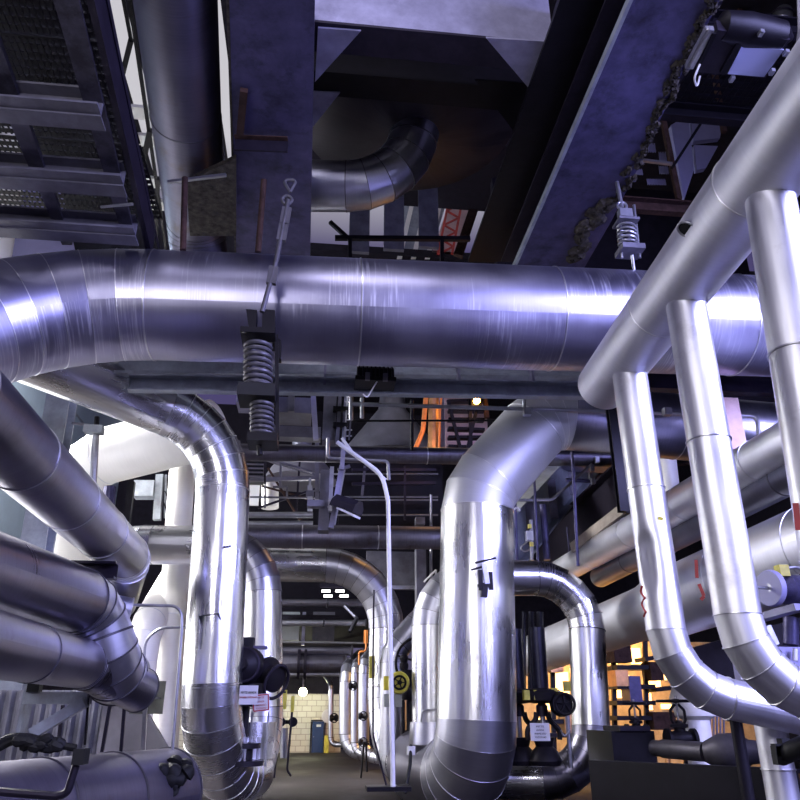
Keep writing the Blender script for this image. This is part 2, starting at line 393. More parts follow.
# branches: px of top, mid px (bend corner), outlet
def branch(label, topx, corner, out, w, Yo=0, name='branch_pipe'):
    t = hdr(topx, 0); Y = t.y
    k = W(corner[0], corner[1], Y-Yo); o = W(out[0], out[1], Y-Yo*1.2)
    r = R(w, W((topx+corner[0])/2, corner[1]*.6+150, Y))
    return pipe(name, label, [t+V((0, 0, -.1)), k, o], r, 'branch', br=3.4, gores=5, sect=.75, n=40, seam='seam', group='branch pipes under the header', bw=.012, bh=.006, elbow_mat='branch'), k, o, r
b1, k1, o1, r1 = branch('dented metal-clad branch pipe farthest from the camera, leftmost of the three under the header', 627, (674, 687), (1000, 757), 37)
b2, k2, o2, r2 = branch('middle metal-clad branch pipe under the header with an elbow low at right', 682, (748, 678), (1000, 754), 44)
b3, k3, o3, r3 = branch('nearest branch pipe under the header, running down the right edge of the picture', 764, (846, 640), (920, 640), 57)
BR = ((b1, k1, r1), (b2, k2, r2), (b3, k3, r3)); HD = (h0, h1, hd, rh)
# P2 diagonal from upper left, elbow, riser, U bend to second riser
a0 = W(2, 345, 7.5); a1 = W(226, 432, 8.6); a2 = W(207, 778, 8.6); a2.z = .47
rA = R(56, W(215, 600, 8.6))
a3 = W(262, 765, 10.4); a3.z = .47; a4 = W(262, 545, 10.4); a5 = W(118, 543, 10.6); a5.z = a4.z
pipe('looped_pipe', 'polished ribbed-elbow pipe diving from upper left then dropping straight to the floor', [a0, a1, a2, a2.lerp(a3, .72)], rA, 'bright', br=3.0, gores=8, sect=1.45, n=56, elbow_mats=['ringed', 'ringed'], bw=.016)
rB = R(36, W(262, 640, 10.4))
pipe('riser_pipe', 'slimmer silver riser just right of the ribbed-elbow pipe, behind the black valve', [a2.lerp(a3, .55), a3, a4, a5, a5+V((-.35, 1.6, .15))], rB*1.12, 'bright', br=2.6, gores=7, sect=1.5, elbow_mats=['satin', 'satin', 'ringed'], seam='seam_dark', bw=.012)
# P3 centre riser
Y3 = 9.0
e3 = W(476, 765, Y3); e3.z = .45; e2 = W(478, 480, Y3); e1 = W(545, 420, Y3+.0); e0 = W(770, 434, Y3)
e2 = W(477, 493, Y3); e1 = W(546, 415, Y3)
r3c = R(76, W(477, 620, Y3))
f3 = W(385, 745, 12.6); f3.z = .47
pipe('center_riser', 'widest silver riser in the middle, matt mitred elbow turning right under the crossing pipe', [W(780, 436, Y3), e1, e2, e3, e3.lerp(f3, .55)], r3c, 'bright', smats=['dull', 'matt', 'bright', 'dull'], br=[1.3, 1.5, 1.3], gores=5, sect=1.7, n=60, elbow_mats=['matt', 'matt', 'satin'], bw=.014, seam='seam')
# P5 beyond
g4 = W(387, 566, 12.6); rD = R(35, W(386, 640, 12.6))
pipe('arched_pipe', 'grey pipe arching from behind the left riser and dropping beside the yellow handwheel', [e3.lerp(f3, .5), f3, g4, W(225, 563, 12.6)], rD, 'bright', br=3.6, gores=8, sect=1.4, elbow_mats=['satin', 'satin'], seam='seam_dark', bw=.012)
# U pipe right of centre
Yu = 10.0
u0 = W(429, 735, Yu); u1 = W(429, 578, Yu); u2 = W(585, 578, Yu); u3 = W(592, 768, Yu-.2); u3.z = .36; u4 = W(470, 772, Yu+.2); u4.z = .36
rU = R(36, W(590, 680, Yu))
pipe('u_bend_pipe', 'silver hairpin pipe looping over right of the centre riser down to a floor elbow', [W(431, 735, Yu), u1, u2, u3, u4], rU, 'bright', br=2.7, gores=6, sect=1.1, elbow_mats=['satin', 'ringed', 'dull'], seam='seam_dark', bw=.012)
# small elbow P6
p6 = [W(393, 755, 11.4), W(393, 652, 11.4), W(420, 621, 11.4), W(450, 606, 11.4)]
pipe('short_elbow_pipe', 'short white-lit pipe bending behind the yellow handwheel', p6, R(26, p6[1]), 'satin', br=2.0, gores=4, sect=1.2, elbow_mat='satin', seam='seam_dark', bw=.012)
# left group
z1 = W(128, 556, 8).z
q0 = W(128, 558, 8.0); qn = WZ(-170, 270, z1)
pipe('left_diagonal_pipe', 'large dull pipe sloping in from the left edge, topmost of the three left pipes', [qn, q0, q0+V((-.25, .75, -.35))], R(44, q0), 'dull', br=2.0, gores=5, sect=1.15, n=52, elbow_mat='satin', bw=.012)
z2 = W(96, 606, 7).z
m0 = W(92, 604, 7.0); mn = WZ(-45, 561, z2)
m1 = W(112, 672, 7.1)
pipe('left_bent_pipe', 'dark broad pipe at the left edge turning down into a collar', [mn, m0, m1, W(122, 676, 7.9)], R(60, m0), 'dull', br=2.1, gores=4, sect=1.3, n=52, bw=.03, bh=.010, seam='seam_dark', elbow_mat='satin')
z3 = W(84, 664, 6.9).z
pipe('left_lower_pipe', 'lower dull pipe at the left edge ending against the steel bracket', [WZ(-45, 636, z3), W(84, 664, 6.9), W(140, 690, 7.6)], R(46, W(84, 664, 6.9)), 'dull', br=1.5, sect=1.0, n=48, seam='seam_dark', bw=.02, caps=(False, True), elbow_mat='satin')
pipe('stub_pipe', 'short blind pipe end poking out above the left collar', [W(60, 598, 8.0), W(130, 611, 8.2)], R(26, W(120, 608, 8.1)), 'satin', sect=.5, caps=(False, True), seam='seam')
y4 = W(165, 790, 8.3); y4.z = .40
s4 = W(-60, 795, 5.7); s4.z = .40
pipe('floor_pipe', 'dark heavy pipe lying low along the bottom left corner', [s4, y4], .39, 'soot', sect=.8, seam='seam_dark', n=52, caps=(True, True), bw=.03, bh=.012)
# bright white duct and risers by the windows
w0 = W(82, 462, 11.5); w1 = W(215, 428, 10.6)
pipe('white_duct', 'brightly sunlit white duct behind the post at left', [W(70, 560, 12.2), w0, w1], R(58, W(140, 455, 11)), 'white_clad', br=1.5, gores=3, sect=1.3, seam='seam', bw=.014)
wr = W(178, 640, 12.2)
pipe('white_riser', 'glaring white vertical pipe left of the ribbed-elbow pipe', [V((wr.x, wr.y, 0)), V((W(183, 460, 12.2).x, 12.2, W(183, 460, 12.2).z))], R(27, wr), 'white_clad', sect=2.2, seam='seam', bw=.012)
ws = W(142, 690, 11.6)
pipe('white_bent_pipe', 'white pipe bending forward at its top, left of the white riser', [V((ws.x, 11.6, 0)), W(142, 635, 11.6), W(178, 572, 13.2)], R(34, ws), 'white_clad', br=3, gores=4, sect=2.2, seam='seam', bw=.012)
# right group
ra = W(560, 572, 13.0); rb = WZ(800, 437, ra.z+.0)
pipe('right_upper_pipe', 'slim silver pipe rising to the right edge above the big bluish one', [ra, rb+(rb-ra).normalized()*2.5], R(37, W(700, 495, WZ(700, 495, ra.z).y)), 'header', sect=1.5, n=44, seam='seam', bw=.012, caps=(True, False))
rA0 = W(527, 657, 14.2); rA1 = W(795, 556, 7.0)
rq = rA0.lerp(rA1, .62); rdir = (rA1-rA0).normalized(); rn = R(43, W(572, 641, 11.9)); rN = rn*1.25
rbp = pipe('right_big_pipe', 'broad bluish pipe with a flared joint running off the right edge', [rq+rdir*.45, rA1+rdir*3.0], rN, 'header', sect=1.3, n=56, seam='seam', bw=.014, caps=(True, False))
fr0 = frame(rdir)
nk = ringmesh([rA0, rq-rdir*.25], [fr0]*2, [rn]*2, [0, 4], 56, True, False).build('neck_section', 'header', rbp)
for k in (.12, .3, .62): band_mesh(rA0.lerp(rq, k), rdir, rn, .02, .006).build('seam_band', 'seam', nk)
ringmesh([rq-rdir*.25, rq-rdir*.05, rq+rdir*.45], [fr0]*3, [rn, rn*1.02, rN], [0, .2, .7], 56, False, False).build('reducer', 'header', rbp)
rs = W(700, 520, 9.2)
pipe('shaded_pipe', 'dark pipe tucked beneath the slim silver pipe at right', [W(600, 577, 12), WZ(880, 428, W(600, 577, 12).z)], R(25, rs), 'black_pipe', sect=1.4, seam='seam_dark')
# stub vertical lower right
vb = W(776, 760, 4.4)
pipe('lower_right_riser', 'short silver vertical pipe standing at the bottom right corner', [W(789, 830, 4.6), W(768, 712, 4.6)], R(31, W(776, 760, 4.6)), 'branch', sect=.35, seam='seam', bw=.01, caps=(True, True))
# ================================================================== horizontals behind the crossing pipe
pipe('soiled_cross_pipe', 'stained grey horizontal pipe behind the ribbed elbow, midway up', [W(225, 536, 11.6), W(452, 538, 11.6)], R(23, W(340, 537, 11.6)), 'grimy', sect=1.1, seam='seam')
pipe('upper_thin_cross_pipe', 'dusty thin horizontal pipe level with the small spring box', [W(222, 452, 11), W(620, 459, 11)], R(17, W(340, 455, 11)), 'grimy', sect=1.6, seam='seam', bw=.02)
for y, lb in ((515, 'upper'), (524, 'lower')):
    single('thin_pipe', M().cyl(W(245, y, 12), W(313, y, 12), R(6, W(280, y, 12))), 'galv', '%s of two thin bright pipes above the stained pipe' % lb, 'pipe', 'pair of thin pipes')
# ================================================================== overhead steel
def away(p, z): return WZ(p[0], p[1], z)
# left access platform
zp = 5.2
pf = thing('access_platform', WZ(60, 160, zp), 'overhead steel platform with perforated grating panels at the upper left', 'platform')
def runner(pxs, z, h, name, mat): flat(pxs, z, h).build(name, mat, pf)
runner([(40, -45), (68, -45), (137, 245), (125, 245)], zp, .03, 'bottom_flange', 'platform_steel')
runner([(76, -45), (84, -45), (152, 255), (147, 255)], zp+.02, .30, 'edge_beam', 'steel_dark')
runner([(90, -45), (98, -45), (160, 258), (158, 258)], zp+.25, .06, 'edge_rail', 'steel_dark')
runner([(-62, -45), (-32, -45), (72, 245), (62, 245)], zp, .05, 'inner_flange', 'platform_steel')
for (xe, y0, y1, mat) in ((103, 84, 108, 'steel_grey'), (125, 152, 178, 'steel_grey'), (137, 205, 229, 'steel_grey')):
    a = WZ(xe, y1, zp-.03); b = WZ(-160, y1+1, zp-.03); b.y = a.y
    hh = .155
    M().chan(b, a, hh, .12, .018, up=Z_).build('cross_beam', mat, pf)
    M().box((a+b)/2+V((0, .06, -hh/2-.008)), ((a-b).length, .15, .014)).build('beam_flange', 'steel_grey', pf)
def grate(x0, x1, y0, y1, z, sx=.045, sy=.075):
    g = M(); x = x0
    while x < x1: g.box((x, (y0+y1)/2, z), (.016, y1-y0, .006)); x += sx
    y = y0
    while y < y1: g.box(((x0+x1)/2, y, z+.004), (x1-x0, .046, .006)); y += sy
    return g
xa, xb = WZ(-20, 108, zp).x, WZ(60, 0, zp).x
ya, yb = WZ(60, -60, zp).y, WZ(100, 250, zp).y
for i in range(3):
    u, v = ya+(yb-ya)*i/3, ya+(yb-ya)*(i+1)/3-.05
    grate(xa-.8, xb+.1, u, v, zp+.36).build('grating', 'steel_black', pf)
M().cyl(WZ(101, 207, zp-.16), WZ(133, 204, zp-.16), .012).build('clamp_rod', 'galv', pf)
# roof duct / pale column far left
cl = W(12, 215, 9); pipe('pale_vertical_pipe', 'pale grey pipe at the far left edge above the crossing pipe', [V((cl.x, 9, cl.z-2.4)), V((cl.x-.25, 9, cl.z+2.0))], R(30, cl), 'white_clad', sect=1.5, seam='seam', caps=(True, True))
single('wall_panel', plate([(22, 176), (58, 176), (75, 252), (-20, 262), (-20, 215)], 9.6, .05), 'panel_lav', 'plain lilac-grey panel seen between the platform beams at left', 'panel')
# big overhead pipe in the roof
zv = 6.7
v0, v1 = WZ(172, -40, zv), WZ(196, 226, zv)
pipe('overhead_pipe', 'dark large pipe running away overhead, left of the soiled girder', [v0, v1, v1+V((.05, .75, -.55))], R(73, WZ(180, 80, zv)), 'soot', sect=1.5, br=1.4, gores=4, seam='seam_dark', n=56, elbow_mat='soot')
hb = thing('pipe_saddle', WZ(207, 200, 6.2), 'crusted concrete-like saddle block under the end of the overhead pipe', 'support')
flat([(186, 182), (236, 158), (236, 236), (190, 236)], 6.22, .05).build('saddle_plate', 'crust', hb)
M().bar(WZ(168, 182, 6.1), WZ(226, 175, 6.1), .03, .03).build('cross_rod', 'galv', hb)
single('hanger_rod', M().cyl(W(185, 178, 6.15), W(183, 250, 6.15), .030), 'rust', 'brown hanger rod left of the saddle, meeting the crossing pipe', 'rod')
single('hanger_rod', M().cyl(W(264, 180, 6.0), W(258, 252, 6.15), .030), 'rust', 'brown hanger rod right of the saddle, beside the chain', 'rod')
# girder B1 with soffit flange
zg = 6.4
g1 = thing('ceiling_girder', WZ(270, 100, zg), 'wide violet soiled girder running away overhead left of centre', 'girder')
flat([(226, -60), (316, -60), (310, 262), (236, 262)], zg, .04).build('bottom_flange', 'steel_violet', g1)
flat([(266, -60), (272, -60), (275, 262), (269, 262)], zg+.04, .75).build('web', 'steel_dark', g1)
flat([(226, -60), (316, -60), (310, 262), (236, 262)], zg+.79, .04).build('top_flange', 'steel_dark', g1)
flat([(224, -60), (227.5, -60), (236.5, 262), (235, 262)], zg-.01, .06).build('flange_edge', 'crust', g1)
b = WZ(262, 145, zg-.02)
ab = thing('angle_bracket', WZ(245, 140, zg-.05), 'rusty angle bracket fixed under the violet girder', 'bracket')
M().bar(WZ(235, 139, zg-.06), WZ(288, 141, zg-.06), .12, .012).build('bracket_leg', 'rust', ab)
M().bar(WZ(235, 145, zg-.13), WZ(288, 147, zg-.13), .02, .13).build('bracket_lip', 'steel_dark', ab)
M().bar(WZ(244, 90, zg-.04), WZ(240, 134, zg-.04), .07, .05).build('bracket_arm', 'rust', ab)
# girder B3 (right) with crusted edge
g3 = thing('ceiling_girder', WZ(640, 90, zg), 'broad violet-blue girder slanting down right of centre with a crusted right edge', 'girder')
flat([(664, -70), (775, -70), (720, 0), (695, 48), (676, 85), (642, 160), (612, 220), (580, 275), (512, 275)], zg, .035).build('bottom_flange', 'steel_violet', g3)
flat([(660, -70), (664, -70), (513, 275), (510, 275)], zg-.02, .07).build('flange_edge', 'steel_pale', g3)  # pale colour stands in for light catching the flange's left edge
flat([(700, -70), (708, -70), (551, 275), (546, 275)], zg+.035, .8).build('web', 'steel_dark', g3)
flat([(664, -70), (760, -70), (580, 275), (512, 275)], zg+.83, .035).build('top_flange', 'steel_dark', g3)
random.seed(3)
edge = [(768, -60), (742, -30), (722, -4), (708, 22), (697, 46), (684, 66), (677, 86), (664, 112), (652, 138), (642, 160), (628, 186), (612, 210), (598, 232), (584, 262)]
cm = M(); nn = 0
for (xa_, ya_), (xb_, yb_) in zip(edge, edge[1:]):
    for k in range(9):
        t = k/9; x, y = xa_+(xb_-xa_)*t, ya_+(yb_-ya_)*t
        wd = 13-.020*(y+60) + random.uniform(-4, 4)+(16 if y > 200 else 0); p = WZ(x-wd/2+random.uniform(-5, 6), y, zg-.02)
        s = R(wd, p)*.62
        prof = [(s*.15, -.028), (s*.7, -.018), (s, .0), (s*.8, .03)]
        o_ = len(cm.v); cm.lathe(p, Z_, prof, 9)
        for i in range(o_, len(cm.v)): cm.v[i] = cm.v[i]+V((random.uniform(-.02, .02), random.uniform(-.03, .03), random.uniform(-.008, .008)))
cm.build('crusted_edge', 'crust', g3)
# dark girder B2
zb = 6.9
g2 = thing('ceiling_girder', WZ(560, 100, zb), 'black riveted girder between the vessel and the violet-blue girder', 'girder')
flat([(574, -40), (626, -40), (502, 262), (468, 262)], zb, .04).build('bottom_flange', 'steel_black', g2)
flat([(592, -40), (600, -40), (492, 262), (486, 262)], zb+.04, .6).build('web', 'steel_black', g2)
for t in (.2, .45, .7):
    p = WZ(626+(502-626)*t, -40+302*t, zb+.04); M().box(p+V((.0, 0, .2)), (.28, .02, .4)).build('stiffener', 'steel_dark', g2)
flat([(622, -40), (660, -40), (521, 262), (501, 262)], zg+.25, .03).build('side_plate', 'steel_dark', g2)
# cross beam with gussets
Yc = WZ(430, 38, 7.1).y
x0, x1 = WZ(312, 40, 7.1).x, WZ(556, 40, 7.1).x
xbm = thing('cross_girder', V(((x0+x1)/2, Yc, 7.1)), 'lilac-lit cross girder at the top centre with triangular gusset plates', 'girder')
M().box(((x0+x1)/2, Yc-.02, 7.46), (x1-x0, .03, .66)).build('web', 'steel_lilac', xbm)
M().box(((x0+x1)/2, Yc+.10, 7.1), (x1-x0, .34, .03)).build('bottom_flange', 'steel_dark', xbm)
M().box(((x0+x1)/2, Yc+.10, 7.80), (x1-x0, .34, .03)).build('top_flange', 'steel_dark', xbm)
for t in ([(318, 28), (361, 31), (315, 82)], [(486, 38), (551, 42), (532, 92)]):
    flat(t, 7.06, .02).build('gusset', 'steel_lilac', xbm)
Yd = WZ(430, 85, 7.6).y
x2 = thing('cross_girder', V(((x0+x1)/2, Yd, 7.6)), 'shadowed cross girder just behind the lilac one with gussets at both ends', 'girder')
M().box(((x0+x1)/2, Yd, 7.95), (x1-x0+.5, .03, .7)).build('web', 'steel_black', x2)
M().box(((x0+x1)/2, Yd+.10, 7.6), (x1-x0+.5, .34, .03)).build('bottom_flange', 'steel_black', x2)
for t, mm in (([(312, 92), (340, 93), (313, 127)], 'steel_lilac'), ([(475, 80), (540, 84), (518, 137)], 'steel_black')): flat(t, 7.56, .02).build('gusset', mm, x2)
# vessel
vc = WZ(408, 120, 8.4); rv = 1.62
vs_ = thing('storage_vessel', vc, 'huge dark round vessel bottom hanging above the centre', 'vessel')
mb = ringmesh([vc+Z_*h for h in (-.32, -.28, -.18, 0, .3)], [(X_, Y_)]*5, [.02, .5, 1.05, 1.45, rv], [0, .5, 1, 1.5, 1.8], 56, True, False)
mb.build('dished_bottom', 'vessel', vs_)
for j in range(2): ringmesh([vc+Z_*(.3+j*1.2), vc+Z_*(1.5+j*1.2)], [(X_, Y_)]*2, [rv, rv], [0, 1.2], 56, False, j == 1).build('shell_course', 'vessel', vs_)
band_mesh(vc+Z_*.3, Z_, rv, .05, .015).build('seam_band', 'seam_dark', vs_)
ne = WZ(402, 187, 7.3)
pipe('nozzle_pipe', 'shiny black-seamed elbow pipe rising into the dark vessel', [WZ(292, 186, 7.3), ne, ne+V((.25, -.1, 1.3))], R(50, ne), 'satin', br=2.7, gores=6, sect=.9, elbow_mat='satin', seam='seam_dark', bw=.02, bh=.008)
# gap behind: pale shed wall, red lattice
sh = thing('bright_shed', W(445, 240, 16), 'sunlit pinkish shed wall seen through the roof gap', 'building')
plate([(432, 252), (462, 168), (486, 168), (462, 256)], 16, .1).build('cladding', 'pink_wall', sh)
plate([(386, 255), (404, 165), (458, 165), (430, 256)], 16.2, .1).build('grey_wall', 'steel_pale', sh)
for k in range(3): plate([(397+k*14, 258), (402+k*14, 258), (423+k*14, 165), (419+k*14, 165)], 16.05, .06).build('downpipe', 'white_clad', sh)
lt = M()
A, B, Cc, D = W(438, 254, 15.6), W(455, 170, 15.6), W(452, 254, 15.6), W(468, 170, 15.6)
lt.bar(A, B, .06, .06); lt.bar(Cc, D, .06, .06)
for k in range(6):
    lt.bar(A.lerp(B, k/6), Cc.lerp(D, (k+.5)/6), .04, .04); lt.bar(Cc.lerp(D, (k+.5)/6), A.lerp(B, (k+1)/6), .04, .04)
single('lattice_mast', lt, 'red', 'thin red lattice mast in the bright roof gap', 'mast')
br = M().bar(W(458, 256, 14), W(480, 190, 14), .22, .12)
single('rust_beam', br, 'rust', 'rust-brown beam beside the red lattice mast', 'beam')
rl = thing('guard_rail', W(400, 238, 10), 'black guard rail crossing just above the crossing pipe at centre', 'railing')
M().bar(W(335, 238, 10), W(470, 239, 10), .07, .07).build('top_rail', 'steel_black', rl)
for x in (350, 442): M().bar(W(x, 262, 10), W(x, 238, 10), .06, .06).build('post', 'steel_black', rl)
M().bar(W(330, 222, 10), W(350, 240, 10), .06, .06).build('brace', 'steel_black', rl)
gp = M()
for k in range(3): gp.box(W(360+k*34, 205-k*2, 12.8), (.42, .1, 2.4))
single('roof_panel', gp, 'steel_grey', 'grey ribbed panels behind the nozzle elbow', 'panel')
# ================================================================== spring hangers
def hanger(Y, label, topw, y_top, cx, springs, platew, wings, rodtop, rodbot, mats=('steel_black', 'iron')):
    P = lambda x, y, d=0: W(x, y, Y+d)
    t = thing('spring_hanger', P(cx, y_top), label, 'spring hanger', 'spring hangers holding the crossing pipe')
    return t, P
t, P = hanger(5.72, 'big rusty-black double spring hanger left of centre in front of the crossing pipe', 0, 335, 260, 0, 0, 0, 0, 0)
pc = lambda x, y: P(x, y)
u = 5.75/8.1  # rough metre scale only for small stock
def hplate(x0, x1, y, th, dep, name, mat):
    a, b = P(x0, y), P(x1, y); return M().box(((a.x+b.x)/2, a.y, a.z), (b.x-a.x, dep, th)).build(name, mat, t)
for (xa_, xb_) in ((246, 257), (262, 275)):
    M().prism([P(xa_, 309), P(xb_, 310), P(xb_-(2 if xa_ < 250 else 0), 337), P(xa_+(4 if xa_ < 250 else 0), 337)], Y_*.14).build('lug_plate', 'steel_black', t)
hplate(242, 276, 338, .05, .34, 'top_plate', 'steel_black')
tz = P(258, 341); M().coil(P(258, 343), P(258, 389), R(25, tz), R(4.4, tz), 8.3).build('spring', 'spring_steel', t)
hplate(239, 276, 395, .11, .30, 'middle_channel', 'rubber')
M().coil(P(262, 402), P(262, 437), R(20, tz), R(3.8, tz), 7.3).build('spring', 'spring_steel', t)
hplate(248, 278, 441, .07, .26, 'bottom_plate', 'steel_black')
M().cyl(P(259, 444), P(260, 455), .022).build('bolt', 'iron', t); M().cyl(P(256, 400), P(256, 408), .022).build('bolt', 'iron', t)
for x in (276.5,): M().bar(P(x, 335), P(x+1, 440), .03, .03).build('guide_rod', 'steel_black', t)
M().prism([P(276, 337), P(281, 340), P(281, 358), P(276, 358)], Y_*.1).build('stop_plate', 'steel_black', t)
ro = M().cyl(P(262, 312), P(276, 262), .022); ro.cyl(P(276, 262), P(288, 200), .024); ro.build('pull_rod', 'spring_steel', t)
for (xx, yy) in ((271, 275), (281, 232), (284, 216)):
    a = P(xx, yy+9); b2 = P(xx+3, yy-8); M().bar(a, b2, .085, .04).build('turnbuckle', 'spring_steel', t)
for (xx, yy, e) in ((287, 200, 0),):
    M().torus(P(xx, yy), X_ if e else Y_, .045, .016, 20, 8).build('link', 'spring_steel', t)
M().tube(bent([P(290, 192), P(283, 180), P(297, 180), P(290, 192)], .03), .016, 8).build('shackle', 'spring_steel', t)
Y6 = 6.15
t = thing('spring_hanger', W(627, 250, Y6), 'small grey spring hanger at right above the header pipe, hung from the crusted girder', 'spring hanger', 'spring hangers holding the crossing pipe')
P = lambda x, y: W(x, y, Y6)
tz = P(627, 220)
M().torus(P(614, 166), X_, .05, .018, 16, 8).build('shackle', 'galv', t)
M().cyl(P(615, 172), P(622, 208), .022).build('pull_rod', 'galv', t)
M().torus(P(622, 206), Y_, .05, .015, 16, 8).build('link', 'galv', t)
M().box(P(625, 214), (.14, .08, .10)).build('clevis', 'galv', t)
M().box(P(626, 223), (.22, .20, .028), ).build('top_plate', 'steel_grey', t)
M().coil(P(626, 225), P(628, 246), R(17, tz), R(2.6, tz), 5).build('spring', 'galv', t)
M().box(P(630, 251), (.24, .22, .06)).build('bottom_plate', 'steel_grey', t)
for x0_, x1_ in ((634, 640), (620, 622)): M().cyl(P(x0_, 205 if x0_ > 630 else 222), P(x1_, 258), .014).build('guide_rod', 'galv', t)
M().cyl(P(632, 255), W(637, 292, 6.3), .016).build('lower_rod', 'galv', t)
# ================================================================== right: floodlight, platform, panels
zf = 5.75
fl = thing('floodlight', WZ(748, 60, zf), 'large blue-lit floodlight with a square lens facing down at the upper right', 'floodlight')
flat([(718, 30), (790, 40), (765, 78), (697, 72)], zf, .10).build('housing', 'steel_dark', fl)
flat([(742, 46), (784, 50), (764, 77), (727, 74)], zf-.012, .02).build('lens', 'lens', fl)
flat([(736, 44), (743, 44), (727, 75), (720, 73)], zf-.02, .03).build('lens_frame', 'steel_black', fl)
hd_ = M(); a, b2 = WZ(716, 25, zf+.1), WZ(792, 38, zf+.1); hd_.lathe(a, b2-a, [(.02, 0), (.11, .05), (.13, .25), (.11, (b2-a).length-.1), (.02, (b2-a).length)], 20); hd_.build('reflector_back', 'steel_black', fl)
for o_ in (0, 3.5): M().bar(WZ(708+o_, 28, zf+.04-o_*.008), WZ(687+o_, 67, zf+.04-o_*.008), .035, .045).build('ballast_fin', 'galv', fl)
flat([(712, 34), (717, 34), (701, 66), (697, 66)], zf-.02, .05).build('mounting_arm', 'steel_black', fl)
for (x, y) in ((786, 53), (772, 72), (732, 79), (761, 33)): M().box(WZ(x, y, zf-.02), (.03, .05, .03)).build('latch', 'galv', fl)
M().tube(bent([WZ(700, 64, zf-.05), WZ(694, 78, zf-.12), WZ(697, 88, zf-.1), WZ(700, 76, zf-.02)], .05), .008, 8).build('cable', 'cable_white', fl)
rp = thing('side_platform', WZ(720, 95, 6.9), 'dark grated platform with posts behind the floodlight at right', 'platform')
zq = 7.3
gx0, gx1 = WZ(655, 100, zq).x, WZ(760, 85, zq).x
grate(gx0, gx1+1.2, WZ(700, 20, zq).y, WZ(700, 105, zq).y, zq, .07, .10).build('grating', 'steel_black', rp)
for y in (18, 112, 205):
    a = WZ(640 if y < 200 else 600, y, zq-.1); a2 = V((a.x+3.2, a.y, a.z)); M().chan(a, a2, .2, .1, .02, up=Z_).build('joist', 'steel_black' if y < 200 else 'rust', rp)
for (x0_, y0_, x1_, y1_) in ((663, 120, 679, 200), (700, -20, 724, 132), (727, -10, 745, 20)):
    M().bar(W(x1_, y1_, 8.2), W(x0_, y0_, 8.2), .07, .07).build('post', 'rust', rp)
M().bar(W(672, 168, 8), W(716, 100, 8), .04, .04).build('brace', 'steel_black', rp)
M().bar(W(640, 160, 8), W(672, 164, 8), .04, .04).build('brace', 'galv', rp)
for x in (678, 694, 712): M().bar(WZ(x, 0, 7.2), WZ(x-1, -60, 7.2), .09, .05).build('orange_strut', 'rust', rp)
bp = thing('equipment_cabinet', W(698, 155, 9.5), 'blue-lit cabinet panels glimpsed between the platform posts and the header pipe', 'cabinet')
plate([(671, 125), (688, 115), (692, 148), (694, 170), (684, 200)], 9.5, .1).build('side_panel', 'panel_lav', bp)
plate([(690, 114), (724, 115), (720, 138), (694, 141)], 9.55, .1).build('upper_panel', 'panel_lav', bp)
plate([(694, 145), (718, 146), (706, 168), (697, 170)], 9.55, .1).build('lower_panel', 'panel_lav', bp)
gg = M()
for (x, y, w_, h_) in ((652, 148, 8, 9), (663, 158, 8, 12), (664, 170, 10, 8), (639, 172, 8, 6), (657, 182, 20, 6), (633, 180, 6, 4)):
    for k in range(int(w_/1.6)): gg.bar(W(x-w_/2+k*1.6, y-h_/2, 10), W(x-w_/2+k*1.6+1, y+h_/2, 10), .012, .012)
    gg.box(W(x, y, 10.03), (w_*.0165, .01, h_*.017))
single('wire_screen', gg, 'panel_lav', 'pale wire mesh patches behind the small spring hanger', 'screen')
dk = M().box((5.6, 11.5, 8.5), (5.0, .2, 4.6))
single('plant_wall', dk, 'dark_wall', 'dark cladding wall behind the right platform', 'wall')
cb = thing('wall_light', W(786, 17, 7), 'small round lamp at the top right corner', 'lamp')
M().lathe(W(784, 10, 6.6), V((-.3, .2, -1)), [(.10, 0), (.13, .06), (.13, .2), (.08, .26)], 20).build('housing', 'galv', cb)
M().torus(W(784, 10, 6.6)+V((-.03, .02, -.1)), V((-.3, .2, -1)), .15, .012).build('guard_ring', 'steel_dark', cb)
M().tube(bent([WX(800, -10, 2.9), WX(801, 30, 2.9), WX(797, 62, 2.9)], .1), .02, 8).build('conduit', 'galv', cb)
def box2(x0, y0, x1, y1, Y, dep, mb=None):     # box whose front face spans the two pixel corners at depth Y
    a, b = W(x0, y1, Y), W(x1, y0, Y); mb = mb or M()
    return mb.box(((a.x+b.x)/2, Y+dep/2, (a.z+b.z)/2), (abs(b.x-a.x), dep, abs(b.z-a.z)))
def bar2(p, q, Y, w, d=None, mb=None): return (mb or M()).bar(W(*p, Y), W(*q, Y), R(w, W(*p, Y))*2, d or R(w, W(*p, Y))*2, Y_)
def tub2(pts, Y, w, br=.1, n=10): 
    pp = [W(p[0], p[1], Y+(p[2] if len(p) > 2 else 0)) for p in pts]
    return M().tube(bent(pp, br), R(w, pp[0]), n)
# ================================================================== steel just behind the crossing pipe
Yb = 7.7
bm_ = thing('support_beam', W(330, 375, Yb), 'long grey channel beam running right beneath the crossing pipe', 'beam')
p, q = W(115, 368, Yb), W(640, 372, Yb)
M().ibeam(p+V((0, .1, .1)), q+V((0, .1, .1)), .36, .3, .03, Z_).build('web', 'steel_pale', bm_)
p, q = W(130, 385, Yb-.1), W(605, 393, Yb-.1)
M().chan(q, p, .19, -.1, .02, Z_).build('lower_channel', 'steel_pale', bm_)
for x in (325, 458, 531): M().box(W(x, 374, Yb-.06), (.025, .16, .3)).build('stiffener', 'steel_lilac', bm_)
fx = thing('bulkhead_light', W(375, 376, 7.3), 'black ribbed bulkhead lamp under the crossing pipe with a white cable tail', 'lamp')
c = W(375, 376, 7.35)
M().box(c+V((0, 0, -.09)), (.44, .28, .05)).build('base', 'rubber', fx)
hm = M()
